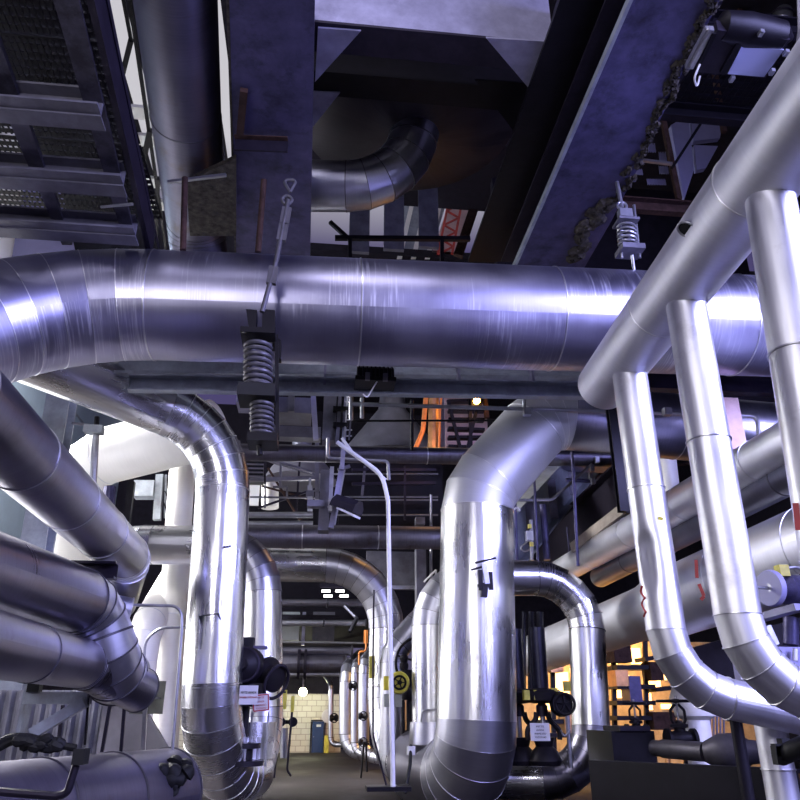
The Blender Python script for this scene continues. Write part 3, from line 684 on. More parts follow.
hm.prof(c+V((-.2, 0, -.07)), c+V((.2, 0, -.07)), [(-.13, 0), (.13, 0), (.11, .11), (.06, .15), (-.06, .15), (-.11, .11)], Z_); hm.build('ribbed_housing', 'iron', fx)
rb_ = M()
for k in range(9): rb_.prof(c+V((-.19+k*.045, 0, -.07)), c+V((-.175+k*.045, 0, -.07)), [(-.15, 0), (.15, 0), (.125, .125), (.07, .165), (-.07, .165), (-.125, .125)], Z_)
rb_.build('cooling_fins', 'steel_dark', fx)
for dx in (-.09, .1): M().box(c+V((dx, -.15, -.08)), (.05, .03, .09)).build('clip', 'steel_grey', fx)
M().tube(bent([c+V((.02, -.1, -.1)), W(367, 398, 7.2), W(363, 394, 7.2)], .05), .008, 8).build('cable', 'cable_white', fx)
# lattice column
Yl = 8.6
lc = thing('support_column', W(325, 520, Yl), 'grey steel column with bolted rails hanging left of the white conduit', 'column')
box2(322, 390, 337, 440, Yl, .2).build('upper_post', 'steel_grey', lc)
box2(318, 470, 331, 530, Yl+.1, .2).build('lower_post', 'steel_grey', lc)
bar2((347, 385), (342, 470), Yl-.05, 4).build('rail', 'steel_lilac', lc)
bar2((341, 380), (337, 445), Yl-.05, 3.5).build('rail', 'steel_grey', lc)
bar2((332, 467), (330, 512), Yl-.05, 4).build('rail', 'galv', lc)
bar2((342, 466), (331, 528), Yl, 5).build('brace', 'steel_lilac', lc)
for y in (424, 408): box2(333, y-1.5, 348, y+1.5, Yl-.12, .1).build('clamp', 'steel_black', lc)
box2(307, 500, 325, 506, Yl, .12).build('bracket', 'steel_grey', lc)
# conduits
fr_ = thing('conduit_run', W(350, 405, 8.4), 'long thin pipe rail at the level of the bulkhead lamp, dropping at its right end', 'conduit')
tub2([(350, 404), (560, 410), (757, 416, -.6), (759, 440, -.6)], 8.3, 4.2, .08).build('rail_tube', 'galv', fr_)
tub2([(363, 393), (510, 396)], 8.8, 3, .08).build('upper_tube', 'steel_black', fr_)
tub2([(352, 421), (560, 420)], 9.2, 2.2, .08).build('lower_tube', 'steel_black', fr_)
for (x, y0, y1) in ((351, 378, 420), (362, 398, 418), (524, 383, 408)): tub2([(x, y0), (x, y1)], 8.3, 4).build('hanger_post', 'galv', fr_)
for x in (527, 667, 719): M().box(W(x, 412, 8.25 if x < 600 else 7.9), (.09, .08, .09)).build('clamp', 'galv', fr_)
single('vertical_bar', tub2([(412, 400), (412, 450)], 10, 3.4), 'steel_black', 'black vertical bar before the copper cone roof', 'bar')
tub = M().tube(bent([W(337, 442, 8.2), W(382, 474, 8.2), W(388, 500, 8.2), W(393, 788, 8.4)], .35, 8), R(4.6, W(388, 600, 8.3)), 12)
lcd = thing('conduit', W(393, 788, 8.4), 'long pale conduit bending at the top and dropping down the middle to the floor', 'conduit')
tub.build('tube', 'cable_white', lcd); M().box(W(388, 788, 8.5), (.45, .3, .04)).build('foot_plate', 'steel_black', lcd)
single('conduit', tub2([(342, 438), (352, 452), (386, 480, .05)], 8.35, 3, .1), 'cable_white', 'short pale conduit strand branching beside the top of the long one', 'conduit')
hp = thing('drop_pipe', W(388, 470, 8.6), 'thin grey goalpost-shaped pipe at the top of the long pale conduit', 'pipe')
tub2([(328, 438), (328, 458), (388, 461), (389, 480)], 8.55, 3.4, .05).build('tube', 'galv', hp)
# small floodlight 345,508
sf = thing('floodlight', W(345, 508, 8.5), 'small floodlight tilted down beside the steel column', 'floodlight')
M().bar(W(340, 509, 8.42), W(357, 517, 8.3), .16, .025, Z_).build('front_frame', 'cable_white', sf)
a, b2 = W(336, 500, 8.55), W(354, 509, 8.5)
M().prof(W(334, 507, 8.5), W(357, 514, 8.35), [(-.12, 0), (.12, 0), (.11, .08), (.04, .15), (-.04, .15), (-.11, .08)], Z_).build('housing', 'steel_dark', sf)
M().bar(W(328, 508, 8.6), W(337, 500, 8.6), .03, .03).build('bracket', 'galv', sf)
# dark gantry zone with rails
gy = 13.5
gt = thing('catwalk', W(395, 500, gy), 'dark catwalk with thin handrails behind the pale conduit', 'platform')
box2(330, 528, 440, 524, gy, 1.2).build('deck', 'steel_dark', gt)
box2(338, 463, 442, 526, gy+.3, .1).build('back_plate', 'steel_black', gt)
for y in (474, 497, 500, 515): tub2([(333, y), (438, y)], gy-.1, 1.8).build('handrail', 'galv', gt)
for x in (431,): tub2([(x, 495), (x, 602)], gy-.1, 3).build('post', 'galv', gt)
box2(416, 517, 425, 524, gy-.2, .2).build('box', 'steel_grey', gt)
ct = thing('steel_column', W(421, 580, 13.2), 'grey steel column below the catwalk left of the centre riser', 'column')
box2(417, 548, 426, 625, 13.2, .25).build('flange', 'steel_grey', ct)
tub2([(424, 582), (436, 570)], 13, 2).build('rail', 'cable_white', ct); tub2([(436, 570), (435, 590)], 13, 2).build('rail', 'cable_white', ct)
single('wall_cladding', box2(366, 552, 418, 588, 14.6, .1), 'steel_grey', 'grey cladding panel behind the arched pipe', 'panel')
single('cross_rail', box2(390, 586, 430, 589, 13.8, .1), 'galv', 'thin ledge under the grey cladding panel', 'rail')
# copper cone roof & orange pipes
Yk = 15
ck = W(375, 475, Yk)
hop = thing('hopper', ck, 'big grey metal cone roof glowing copper on its right, behind the conduit rails', 'hopper')
M().lathe(V((W(392, 470, 17.0).x, 17.0, W(392, 462, 17.0).z)), Z_, [(1.25, 0), (1.2, .2), (.35, 1.35), (.3, 1.9)], 24).build('cone', 'satin_plain', hop)
tub2([(460, 470), (447, 440), (426, 398), (427, 370)], 12.5, 5, .3).build if False else None
single('orange_hose', tub2([(413, 455), (423, 430), (427, 385)], 12.3, 5, .5), 'orange', 'orange curved hose beside the copper-lit column', 'hose')
single('orange_hose', tub2([(439, 453), (440, 410), (443, 380)], 12.4, 2.4, .3), 'orange', 'thinner straight orange hose right of the curved one', 'hose')
single('copper_column', tub2([(433, 456), (434, 380)], 12.6, 11), 'copper', 'copper-coloured pipe between the two orange hoses', 'pipe')
single('wall_panel', box2(437, 385, 462, 462, 14, .1), 'panel_lav', 'lilac wall panel right of the orange hoses', 'panel')
st = thing('steel_stair', W(465, 430, 12.8), 'tangle of black stair treads lit from behind near the small orange lamp', 'stairs')
random.seed(5)
for k in range(6): M().bar(W(448, 402+k*9, 12.8), W(484, 399+k*9+random.uniform(-3, 5), 12.8), .16, .05).build('tread', 'steel_black', st)
for (a, b2) in (((448, 400), (462, 455)), ((480, 395), (466, 455)), ((470, 400), (471, 455))): bar2(a, b2, 12.7, 3).build('stringer', 'steel_black', st)
single('sunlit_cladding', box2(446, 396, 486, 455, 13.6, .05), 'pink_wall', 'sunlit panel glimpsed between the black stair treads', 'panel')
ol = thing('wall_light', W(476, 402, 12.5), 'small glowing orange lamp right of the stair treads', 'lamp')
M().lathe(W(476, 402, 12.5), -Y_, [(.02, 0), (.06, .03), (.065, .08), (.02, .12)], 14).build('bulb', 'lamp_orange', ol)
M().box(W(477, 402, 12.5)+V((0, .06, .0)), (.2, .08, .16)).build('housing', 'steel_black', ol)
bar2((484, 388), (487, 418), 12.6, 4).build('arm', 'rust', ol)
# slabs & ducts between y 395 and 450 left of column
dc = thing('duct_work', W(285, 420, 9.6), 'grey ducts and flat plates behind the lower spring of the large hanger', 'duct')
box2(276, 398, 312, 412, 9.6, .5).build('duct', 'steel_grey', dc)
box2(236, 390, 268, 402, 9.4, .4).build('duct', 'steel_lilac', dc)
box2(270, 427, 321, 436, 9.5, .2).build('plate', 'steel_grey', dc)
bar2((292, 378), (291, 412), 8.6, 6).build('hanger', 'steel_grey', dc)
bar2((313, 392), (316, 440), 9.2, 5).build('post', 'steel_lilac', dc); box2(210, 440, 240, 447, 9.3, .2).build('plate', 'steel_grey', dc)
hs = M().lathe(W(300, 482, 14.5), Z_, [(.75, 0), (.6, .25), (.2, .75), (.2, 1.0)], 20)
single('hopper', hs, 'satin_plain', 'smaller dim cone roof between ribbed-elbow pipe and column', 'hopper')
pq = thing('pipe_rack', W(290, 480, 12.5), 'dark pipe rack bracing above the two thin bright pipes', 'rack')
for a, b2, w_ in (((250, 480), (317, 478), 4), ((275, 461), (312, 472), 2.4), ((250, 497), (316, 498), 1.6), ((281, 460), (280, 487), 2.2), ((265, 468), (265, 508), 1.8), ((273, 487), (287, 487), 2), ((287, 487), (287, 496), 2), ((317, 440), (317, 500), 4)): bar2(a, b2, 12.4, w_).build('member', 'steel_grey', pq)
box2(247, 462, 264, 480, 12.8, .3).build('louvre_box', 'steel_black', pq)
single('lit_window_panel', box2(248, 483, 260, 505, 13.5, .05), 'cable_white', 'small glaring white panel right of the ribbed elbow', 'panel')
single('lit_tank', M().cyl(W(270, 508, 13.5), W(270, 481, 13.5), .16), 'white_plain', 'small pale tank beside the glaring white panel', 'tank')
# ================================================================== corridor ceiling services (far)
Yf = 18
def farpipe(label, x0, x1, y, w, mat, Y=Yf, grp='services under the corridor ceiling'):
    return pipe('service_pipe', label, [W(x0, y, Y), W(x1, y, Y)], R(w, W((x0+x1)/2, y, Y)), mat, sect=1.2, seam='seam_dark', bw=.05, bh=.02, n=24, group=grp, caps=(True, True))
farpipe('grey service pipe just under the fluorescent tubes', 282, 372, 603, 8, 'dull')
farpipe('pale thin service pipe, second below the fluorescent tubes', 281, 366, 623, 6, 'satin')
farpipe('flanged service pipe above the rust-stained one', 281, 352, 651, 9, 'dull')
single('thin_far_pipe', M().cyl(W(278, 674.5, Yf), W(346, 674.5, Yf), R(4.5, W(310, 674, Yf))), 'galv', 'thin pale pipe hugging the underside of the thick rust-stained pipe', 'pipe')
farpipe('thick rust-stained service pipe above the block wall lamp', 276, 346, 664, 18, 'grimy')
fm = M()
for dx in (-.05, .05): fm.cyl(W(302+dx*20, 664, Yf-0)+V((dx-.03, 0, 0)), W(302+dx*20, 664, Yf)+V((dx+.03, 0, 0)), .33)
single('pipe_flange', fm, 'steel_dark', 'bolted flange pair halfway along the thick rust-stained pipe', 'flange')
single('thin_rail', tub2([(281, 642), (372, 643)], Yf-.5, 2), 'galv', 'thin rail between the pale service pipe and the flanged one', 'rail')
single('ceiling_duct', box2(312, 612, 335, 641, Yf+1.2, .6), 'steel_grey', 'square grey duct above the flanged service pipe', 'duct')
single('ceiling_frame', box2(301, 612, 306, 645, Yf+1, .2), 'steel_lilac', 'narrow lilac post left of the square grey duct', 'post')
single('block_pier', box2(281, 612, 300, 640, Yf+1, .3), 'grey_box', 'pale block pier at the left end of the far service pipes', 'pier')
struct('ceiling_far', M().box((W(315, 600, 19).x, 22, W(315, 668, 25).z+.75), (8, 7.5, .15)), 'dark_wall')
ft = thing('fluorescent_fitting', W(330, 592, 20), 'pair of lit fluorescent tubes under the dark ceiling beyond the arched pipe', 'lamp')
for (x, y) in ((326, 591), (340, 591), (328, 596), (344, 596)): M().box(W(x, y, 20), (.22, .08, .05)).build('tube_segment', 'lamp_white', ft)
box2(320, 584, 352, 587, 20, .3).build('housing', 'steel_dark', ft)
bl = thing('wall_lamp', W(303, 692, 24.6), 'brilliant yellow-green lamp above the far block wall', 'lamp')
M().lathe(W(303, 692, 24.6), -Y_, [(.03, 0), (.11, .03), (.12, .08), (.09, .16), (.03, .2)], 18).build('globe', 'lamp_green', bl)
M().cyl(W(303, 692, 24.6)+V((0, .02, 0)), W(303, 692, 24.6)+V((0, .02, .6)), .035).build('stem', 'steel_dark', bl)
single('yellow_cabinet', box2(323.8, 735.5, 329, 753, 25.2, .3), 'yellow', 'low yellow-green cabinet right of the blue door', 'cabinet')
single('round_plate', M().cyl(W(328, 716, 24.5), W(328, 716, 24.5)-Y_*.1, R(13, W(328, 716, 24.5))), 'white_plain', 'round pale plate half hidden behind far pipes right of the door', 'plate')
# far standing pipes right of corridor
for (x, w_, y1_, Y, lb, dx) in ((331, 5, 684, 22, 'farthest slim bent pipe right of the blue door', -8), (346, 13, 668, 17.5, 'second bent pipe right of the blue door', 14), (355, 8, 665, 16.8, 'third slim standing pipe beside the corridor', 10), (364, 11, 662, 15.5, 'broad standing pipe end nearest the arched pipe, with an orange clip', 8)):
    p0 = W(x, 740, Y); p0.z = .35; p1_ = W(x, y1_, Y)
    pipe('corridor_pipe', lb, [p0+V((.5, -.3, 0)), p0, p1_, W(x+dx, y1_-12, Y+1.2), W(x+dx*1.8, y1_-16, Y+2)], R(w_, p1_), 'satin', br=2.5, gores=4, sect=1.2, seam='seam_dark', bw=.02, n=24, group='pipes standing along the right of the corridor')
single('orange_clip', tub2([(359, 665), (359, 652), (366, 651), (366, 630)], 15.2, 2, .05), 'orange', 'small orange bracket above the standing corridor pipes', 'bracket')
single('orange_box', box2(364, 630, 368, 643, 15.3, .1), 'orange', 'small orange box on the far pipe left of the arched pipe', 'box')
# ================================================================== valves
def valve(label, c, s, face=V((0, -1, 0)), yoke=True, name='gate_valve', mat='iron', wheel_r=.24, up=Z_, spokes=5, group=None, wheel_mat=None, stem=.55):
    """c: centre of the body, s: scale, the hand wheel lies square to 'up'"""
    t = thing(name, c, label, 'valve', group)
    a, _ = frame(up)
    side = up.cross(face).normalized()
    M().lathe(c-side*.24*s, side, [(.16*s, 0), (.16*s, .05*s), (.10*s, .06*s), (.13*s, .16*s), (.14*s, .24*s), (.13*s, .32*s), (.10*s, .42*s), (.16*s, .43*s), (.16*s, .48*s)], 18).build('body', mat, t)
    M().lathe(c, up, [(.09*s, 0), (.09*s, .16*s), (.14*s, .17*s), (.14*s, .22*s), (.07*s, .23*s), (.05*s, .28*s)], 18).build('bonnet', mat, t)
    if yoke:
        for k in (-1, 1):
            pts = bent([c+up*.22*s+side*.08*s*k, c+up*.28*s+side*.12*s*k, c+up*(stem-.12)*s+side*.12*s*k, c+up*(stem-.03)*s+side*.03*s*k], .06*s)
            M().tube(pts, .024*s, 8).build('yoke_arm', mat, t)
    M().cyl(c+up*.2*s, c+up*(stem+.10)*s, .02*s).build('stem', 'galv', t)
    wc = c+up*(stem+.02)*s; wm = M().torus(wc, up, wheel_r*s, .020*s, 28, 8)
    e1_, e2_ = frame(up)
    for k in range(spokes):
        an = 2*PI*k/spokes+.3; d_ = e1_*math.cos(an)+e2_*math.sin(an); wm.bar(wc, wc+d_*wheel_r*s, .028*s, .018*s, up)
    wm.cyl(wc-up*.03*s, wc+up*.03*s, .05*s); wm.build('hand_wheel', wheel_mat or mat, t)
    return t
# left motor valve between the two risers
Yv = 8.9
mv = thing('motor_valve', W(250, 690, Yv), 'black motor-driven valve between the left risers, above two notice boards', 'valve')
c = W(248, 666, Yv)
M().lathe(c, V((-.15, -1, 0)), [(.15, 0), (.20, .03), (.20, .2), (.16, .26), (.07, .30), (.05, .34)], 22).build('motor_drum', 'iron', mv)
M().torus(c+V((-.03, -.24, 0)), V((-.15, -1, 0)), .17, .018).build('drum_rim', 'steel_dark', mv)
M().box(c+V((-.03, .05, .24)), (.15, .2, .13)).build('terminal_box', 'rubber', mv)
M().box(c+V((.1, .05, .2)), (.20, .16, .03)).build('blue_cover', 'steel_violet', mv)
M().lathe(c+V((.18, .02, -.07)), V((.75, -.6, -.35)), [(.17, 0), (.19, .02), (.19, .06), (.12, .08), (.10, .16), (.15, .17), (.15, .2), (.08, .21)], 24).build('gear_housing', 'iron', mv)
M().torus(c+V((.33, -.13, -.17)), V((.75, -.6, -.35)), .18, .018, 30, 8).build('hand_wheel', 'steel_dark', mv)
M().box(c+V((0, 0, -.3)), (.4, .26, .24)).build('gear_block', 'iron', mv)
M().cyl(c+V((0, 0, -.35)), c+V((0, 0, -.95)), .055).build('stem', 'iron', mv)
M().lathe(c+V((0, 0, -1.0)), Z_, [(.24, 0), (.24, .05), (.12, .06), (.12, .16), (.2, .17), (.2, .22)], 20).build('bonnet_flange', 'iron', mv)
for k in range(6): M().cyl(c+V((.17*math.cos(k), .17*math.sin(k), -.98)), c+V((.17*math.cos(k), .17*math.sin(k), -.72)), .014).build('bolt', 'galv', mv)
jk = thing('valve_jacket', W(250, 740, 9.2), 'ribbed silver jacket beneath the black motor valve', 'jacket')
jc = W(249, 758, 9.35); ringmesh([jc, V((jc.x, jc.y, W(249, 722, 9.35).z))], [(X_, Y_)]*2, [.29, .29], [0, 1], 32, True, True).build('shell', 'bright', jk)
for x in (-.12, .02, .2): M().box((jc.x+x, jc.y-.3, (jc.z+W(249, 722, 9.35).z)/2+.02), (.02, .03, .55)).build('rib', 'galv', jk)
# notice boards
def text_mesh(s, size, font_scale=1.0):
    cu = bpy.data.curves.new('text', 'FONT'); cu.body = s; cu.size = size; cu.extrude = .002; cu.align_x = 'CENTER'; cu.align_y = 'CENTER'; cu.resolution_u = 2
    o = bpy.data.objects.new('text', cu); C.objects.link(o); dg = bpy.context.evaluated_depsgraph_get(); me = bpy.data.meshes.new_from_object(o.evaluated_get(dg))
    vs_ = [v.co.copy() for v in me.vertices]; fs_ = [tuple(p.vertices) for p in me.polygons]
    bpy.data.objects.remove(o); bpy.data.curves.remove(cu); bpy.data.meshes.remove(me)
    return vs_, fs_
def board(label, px, Y, lines, rot=0, border=None, mat='sign_white', name='notice_board', group=None, cat='sign'):
    a, b2 = W(px[0], px[3], Y), W(px[2], px[1], Y); wd, ht = b2.x-a.x, b2.z-a.z; c = (a+b2)/2
    ux = V((math.cos(rot), 0, math.sin(rot))); uz = V((-math.sin(rot), 0, math.cos(rot)))
    t = thing(name, c, label, cat, group)
    M().box(c, (wd, .012, ht), ux, Y_, uz).build('plate', mat, t)
    if border:
        bb = M()
        for s_ in (-1, 1):
            bb.box(c+ux*s_*(wd/2-.01)-Y_*.008, (.012, .006, ht-.02), ux, Y_, uz); bb.box(c+uz*s_*(ht/2-.01)-Y_*.008, (wd-.02, .006, .012), ux, Y_, uz)
        bb.build('border', border, t)
    for (s_, fy_, sz, mt_, wf) in lines:
        vs_, fs_ = text_mesh(s_, ht*sz)
        w0_ = max(v.x for v in vs_)-min(v.x for v in vs_); k = wf*wd/w0_
        M().add([c+ux*v.x*k+uz*(v.y+fy_*ht)+Y_*(-.010-v.z) for v in vs_], fs_).build('lettering', mt_, t)
    return t
board('grey-white notice board with bold MITTE AVADA under the black motor valve', (238.5, 685.5, 258.5, 704.5), 8.45, [('MITTE AVADA', .12, .20, 'ink', .84), ('INIMESED TÖÖTAVAD', -.13, .13, 'ink_red', .94)])
board('tilted white notice with a red border half behind the grey-white one', (252, 694, 270, 711.5), 8.55, [('MITTE', .28, .16, 'ink_red', .4), ('AVADA', .06, .16, 'ink_red', .4), ('INIMESED', -.14, .15, 'ink_red', .62), ('TÖÖTAVAD', -.32, .15, 'ink_red', .62)], rot=.10, border='ink_red')
board('white notice with dark lines hanging among the black valves right of centre', (531, 723, 549, 741), 9.0, [('MITTE', .3, .15, 'ink', .4), ('AVADA', .1, .15, 'ink', .4), ('INIMESED', -.1, .14, 'ink', .6), ('TÖÖTAVAD', -.3, .14, 'ink', .6)])
# yellow boxes on posts by the corridor mouth
yb = thing('yellow_box', W(282, 700, 11.5), 'yellow control box on a thin post at the corridor mouth, left one', 'box', None)
box2(277, 690, 287, 709, 11.5, .12).build('housing', 'yellow', yb); box2(279, 691.2, 286, 693, 11.48, .01).build('name_plate', 'ink', yb)
tub2([(280, 709), (274, 778)], 11.5, 2.2).build('post', 'steel_dark', yb)
yb = thing('yellow_box', W(293, 703, 11.8), 'narrower yellow control box on a bent post, right one at the corridor mouth', 'box', None)
box2(290.5, 696, 294.5, 712, 11.8, .12).build('housing', 'yellow', yb)
tub2([(292, 712), (287, 770), (291, 776)], 11.8, 2.2, .1).build('post', 'steel_dark', yb)
gv = thing('pressure_gauge', W(288, 722, 11.9), 'round black gauge pair on the silver stand between the yellow boxes', 'gauge')
for x in (281, 293): M().cyl(W(x, 722, 11.9), W(x, 722, 11.9)-Y_*.1, R(9, W(x, 722, 11.9))).build('dial', 'iron', gv)
tub2([(281, 722), (293, 722)], 11.95, 4).build('manifold', 'iron', gv)
tub2([(284, 728), (284, 758)], 11.95, 8).build('stand', 'galv', gv)
yb = thing('yellow_box', W(372, 665, 11.4), 'slim yellow-green box fixed left of the yellow handwheel', 'box', None)
box2(369.5, 656, 375, 678, 11.4, .15).build('housing', 'yellow', yb); tub2([(375, 660), (378, 668), (376, 676)], 11.4, 1.2, .1).build('cable', 'cable_white', yb)
# yellow handwheel actuator centre
yv = thing('hand_wheel_actuator', W(396, 684, 10.2), 'yellow-green round actuator with a spoked wheel crossed by the pale conduit', 'actuator')
c = W(398, 683, 10.2)
M().lathe(c, -Y_, [(.10, 0), (R(21, c), .04), (R(21, c), .14), (R(19, c), .17), (R(13, c), .175)], 28).build('housing', 'yellow', yv)
wm = M().torus(c-Y_*.18, Y_, R(12, c), .014); wm.cyl(c-Y_*.16, c-Y_*.21, .03)
for k in range(5):
    an = 2*PI*k/5; wm.bar(c-Y_*.185, c-Y_*.185+V((math.cos(an), 0, math.sin(an)))*R(12, c), .016, .012)
wm.build('spoked_wheel', 'steel_black', yv)
box2(384, 676, 389, 690, 10.25, .1).build('side_cover', 'yellow', yv)
box2(384, 694, 402, 707, 10.15, .06).build('grey_panel', 'grey_box', yv)
# valves near centre (handwheel 418,660)
valve('black valve with a large upright wheel showing left of the middle slim riser', W(421, 663, 11.0)+V((.1, .35, 0)), .95, up=V((-.45, -1, .05)).normalized(), wheel_r=.36, stem=.3)
cl_ = thing('valve_cluster', W(408, 700, 11.0), 'column of dark valve stems and bodies under the yellow actuator', 'valve')
for (x, y0_, y1_, w_) in ((404, 655, 670, 9), (408, 670, 700, 14), (414, 690, 712, 11), (403, 700, 740, 4), (409, 700, 742, 5), (415, 712, 740, 4), (411, 730, 745, 16)):
    a, b2 = W(x, y1_, 11), W(x, y0_, 11); r_ = R(w_, a); M().lathe(a, b2-a, [(r_*.8, 0), (r_, .03), (r_, (b2-a).length*.4), (r_*.75, (b2-a).length*.5), (r_, (b2-a).length-.04), (r_*.7, (b2-a).length)], 14).build('stem_body', 'iron', cl_)
# conical jacket
cj = thing('cone_jacket', W(432, 745, 9.6), 'scooped sheet-metal cone collar left of the centre riser', 'jacket')
c = W(433, 722, 9.9); fr2 = [(X_, Y_)]*3
ringmesh([c+V((.03, .15, -.62)), c+V((0, 0, -.25)), c], [(X_, Y_)]*3, [.16, .30, R(46, c)], [0, .4, .7], 32, True, False).build('cone', 'satin', cj)
M().tube(bent([c+V((-.18, -.2, 0)), c+V((-.16, -.2, .13)), c+V((.1, -.25, .15)), c+V((.25, -.25, .12))], .06), .010, 8).build('handle', 'galv', cj)
M().tube(bent([W(411, 745, 9.3), W(410, 765, 9.2), W(405, 793, 9.1)], .1), .02, 8).build('hose', 'rubber', cj); M().cyl(W(411, 746, 9.3), W(411, 755, 9.3), .05).build('hose_plug', 'cable_white', cj)
lc2 = [(372, 690), (373, 735), (380, 765), (387, 790)]
single('cable', tub2([(374, 590), (373, 650), (373, 735), (387, 788)], 8.6, 1.8, .3), 'steel_dark', 'thin dark cable sagging to the floor beside the pale conduit', 'cable')
# riser clutter: clamp on centre riser
cp = thing('pipe_clamp', W(484, 580, 8.4), 'small rusty clamp tool hanging on the face of the centre riser', 'clamp')
for (a, b2) in (((475, 563), (496, 558)), ((471, 570), (482, 567))): bar2(a, b2, 8.38, 2.0).build('cross_bar', 'steel_black', cp)
for (a, b2, w_) in (((484, 564), (487, 584), 5), ((480, 570), (481, 590), 4), ((490, 572), (491, 590), 4), ((485, 585), (484, 597), 6), ((478, 586), (492, 582), 3)): bar2(a, b2, 8.36, w_).build('jaw', 'iron' if w_ != 5 else 'galv', cp)
# dark patches on left riser (torn flap)
tf = thing('torn_flap', W(207, 620, 8.2), 'small torn metal flap with a dark slot on the ribbed-elbow riser', 'flap')
yq = 8.6-rA-.012
M().prism([W(199, 617, yq), W(203, 616, yq), W(201, 626, yq)], Y_*.01).build('slot', 'rubber', tf)
M().bar(W(199, 616.5, yq), W(219, 613.5, yq+.02), .012, .01).build('lip', 'steel_black', tf); M().bar(W(218, 613, yq), W(221, 622, yq+.04), .02, .01).build('hook', 'rubber', tf)
M().bar(W(224, 547, yq), W(231, 546, yq+.03), .03, .02).build('latch', 'rubber', tf)
# ================================================================== valves right of centre
vg = 'black gate valves on the floor right of the centre riser'
for (x, y, Yq, lb) in ((521, 742, 9.5, 'black gate valve hugging the centre riser at its right side'), (545, 742, 9.3, 'black forked gate valve in front of the white notice')):
    t = thing('gate_valve', W(x, 755, Yq), lb, 'valve', vg)
    c = W(x, y+12, Yq); c1_ = W(x, 702, Yq)
    L_ = c1_.z-c.z
    M().lathe(c-V((0, 0, .12)), Z_, [(.17, 0), (.19, .05), (.15, .15), (.10, .2), (.13, .3)], 20).build('body', 'iron', t)
    for k in (-1, 1):
        M().tube(bent([c+V((.19*k, 0, .15)), c+V((.20*k, 0, L_*.45)), c+V((.08*k, 0, L_*.66)), c+V((.07*k, 0, L_*.8))], .1), .032, 8).build('yoke_arm', 'iron', t)
    M().cyl(c+V((0, 0, .1)), c+V((0, 0, L_)), .03).build('stem', 'galv', t)
    M().lathe(c+V((0, 0, L_*.72)), Z_, [(.07, 0), (.07, L_*.2), (.04, L_*.26)], 14).build('gland', 'steel_dark', t)
    M().lathe(c+V((0, 0, L_*.97)), Z_, [(.10, 0), (.24, .03), (.25, .12), (.22, .15), (.1, .17)], 22).build('drive_head', 'iron', t)
    M().cyl(c+V((0, 0, L_*.97+.17)), c+V((0, 0, L_+.85)), .10).build('drive_column', 'black_plain', t)
for (x, y) in ((527, 695), (537, 695), (555, 693), (568, 686)):
    single('yellow_box', box2(x-2.5, y-5, x+2.5, y+5, 9.1, .08), 'yellow', {527: 'tiny yellow-green box leftmost above the black gate valves', 537: 'tiny yellow-green box above the gap between the black gate valves', 555: 'tiny yellow-green box left of the upright black hand wheel', 568: 'tiny yellow-green box behind the upright black hand wheel'}[x], 'box', 'small yellow boxes above the black gate valves')
wh = thing('wheel_valve', W(566, 704, 9.0), 'upright black hand wheel on a silver post left of the hairpin pipe', 'wheel')
c = W(565, 704, 9.0); wm = M().torus(c, V((-.2, -1, 0)), R(19, c), .016)
for k in range(5): an = 2*PI*k/5+.4; wm.bar(c, c+V((math.cos(an), .0, math.sin(an)))*R(19, c), .02, .014)
wm.build('rim', 'iron', wh); M().lathe(c+V((-.02, .12, 0)), V((0, -1, 0)), [(.12, 0), (.14, .03), (.12, .1)], 18).build('hub', 'steel_black', wh)
tub2([(567, 712), (571, 768)], 9.1, 4.5).build('post', 'galv', wh)
M().tube(bent([W(561, 730, 9.05), W(564, 738, 9.05), W(570, 730, 9.05)], .05), .01, 8).build('chain', 'galv', wh)
# right mid: valves over the orange hall
for (x, yb_, yt, s_, Yq, lb) in ((637, 728, 703, 26, 8.6, 'black gate valve standing on the dark block right of the hairpin pipe'), (681, 735, 701, 24, 8.3, 'black gate valve before the cream pedestal at right')):
    c = W(x, yb_+4, Yq); s = (W(x, yt, Yq).z-c.z)/.57
    valve(lb, c, s, wheel_r=R(s_, c)/s*.9 if x < 660 else .30, group='black gate valves before the orange-lit hall')
bk = thing('machine_block', W(635, 770, 8.9), 'dark machine block under the black valve right of the hairpin pipe', 'machine')
box2(618, 731, 654, 798, 8.5, .8).build('housing', 'steel_black', bk)
box2(620, 726, 650, 731, 8.45, .5).build('lid', 'steel_dark', bk)
hc = thing('insulated_vessel', W(712, 750, 7.6), 'dark horizontal pipe swelling into a drum at the lower right', 'pipe')
a, b2, c3 = W(654, 748, 8.0), W(706, 752, 7.4), W(770, 752, 7.0)
M().lathe(a, b2-a, [(R(15, a), 0), (R(15, a), .1), (R(17, a), .12), (R(17, a), (b2-a).length)], 24).build('neck', 'grimy_plain', hc)
M().lathe(b2, c3-b2, [(R(20, b2), 0), (R(34, b2), .14), (R(34, b2), (c3-b2).length*.55), (R(22, b2), (c3-b2).length*.7), (R(18, b2), (c3-b2).length)], 28).build('drum', 'grimy_plain', hc)
dcx = thing('dark_column', W(735, 760, 6.2), 'dark round post under the elbow of the dented branch pipe', 'column')
cc = W(735, 716, 6.1); M().cyl(V((cc.x, cc.y, 0)), cc, R(12, cc)).build('shaft', 'iron', dcx); M().cyl(cc-Z_*.04, cc+Z_*.02, R(17, cc)).build('cap_plate', 'iron', dcx)
pd = thing('pedestal', W(694, 725, 9.5), 'cream conical pedestal glimpsed behind the black valve at right', 'pedestal')
M().lathe(V((W(693, 700, 9.5).x, 9.5, 0)), Z_, [(.16, 0), (.16, W(693, 720, 9.5).z), (.24, W(693, 716, 9.5).z), (.28, W(693, 697, 9.5).z), (.1, W(693, 660, 9.5).z)], 24).build('shaft', 'white_plain', pd)
ch = thing('floor_channel', W(700, 785, 6.8), 'long dark channel kerb low along the bottom right', 'channel')
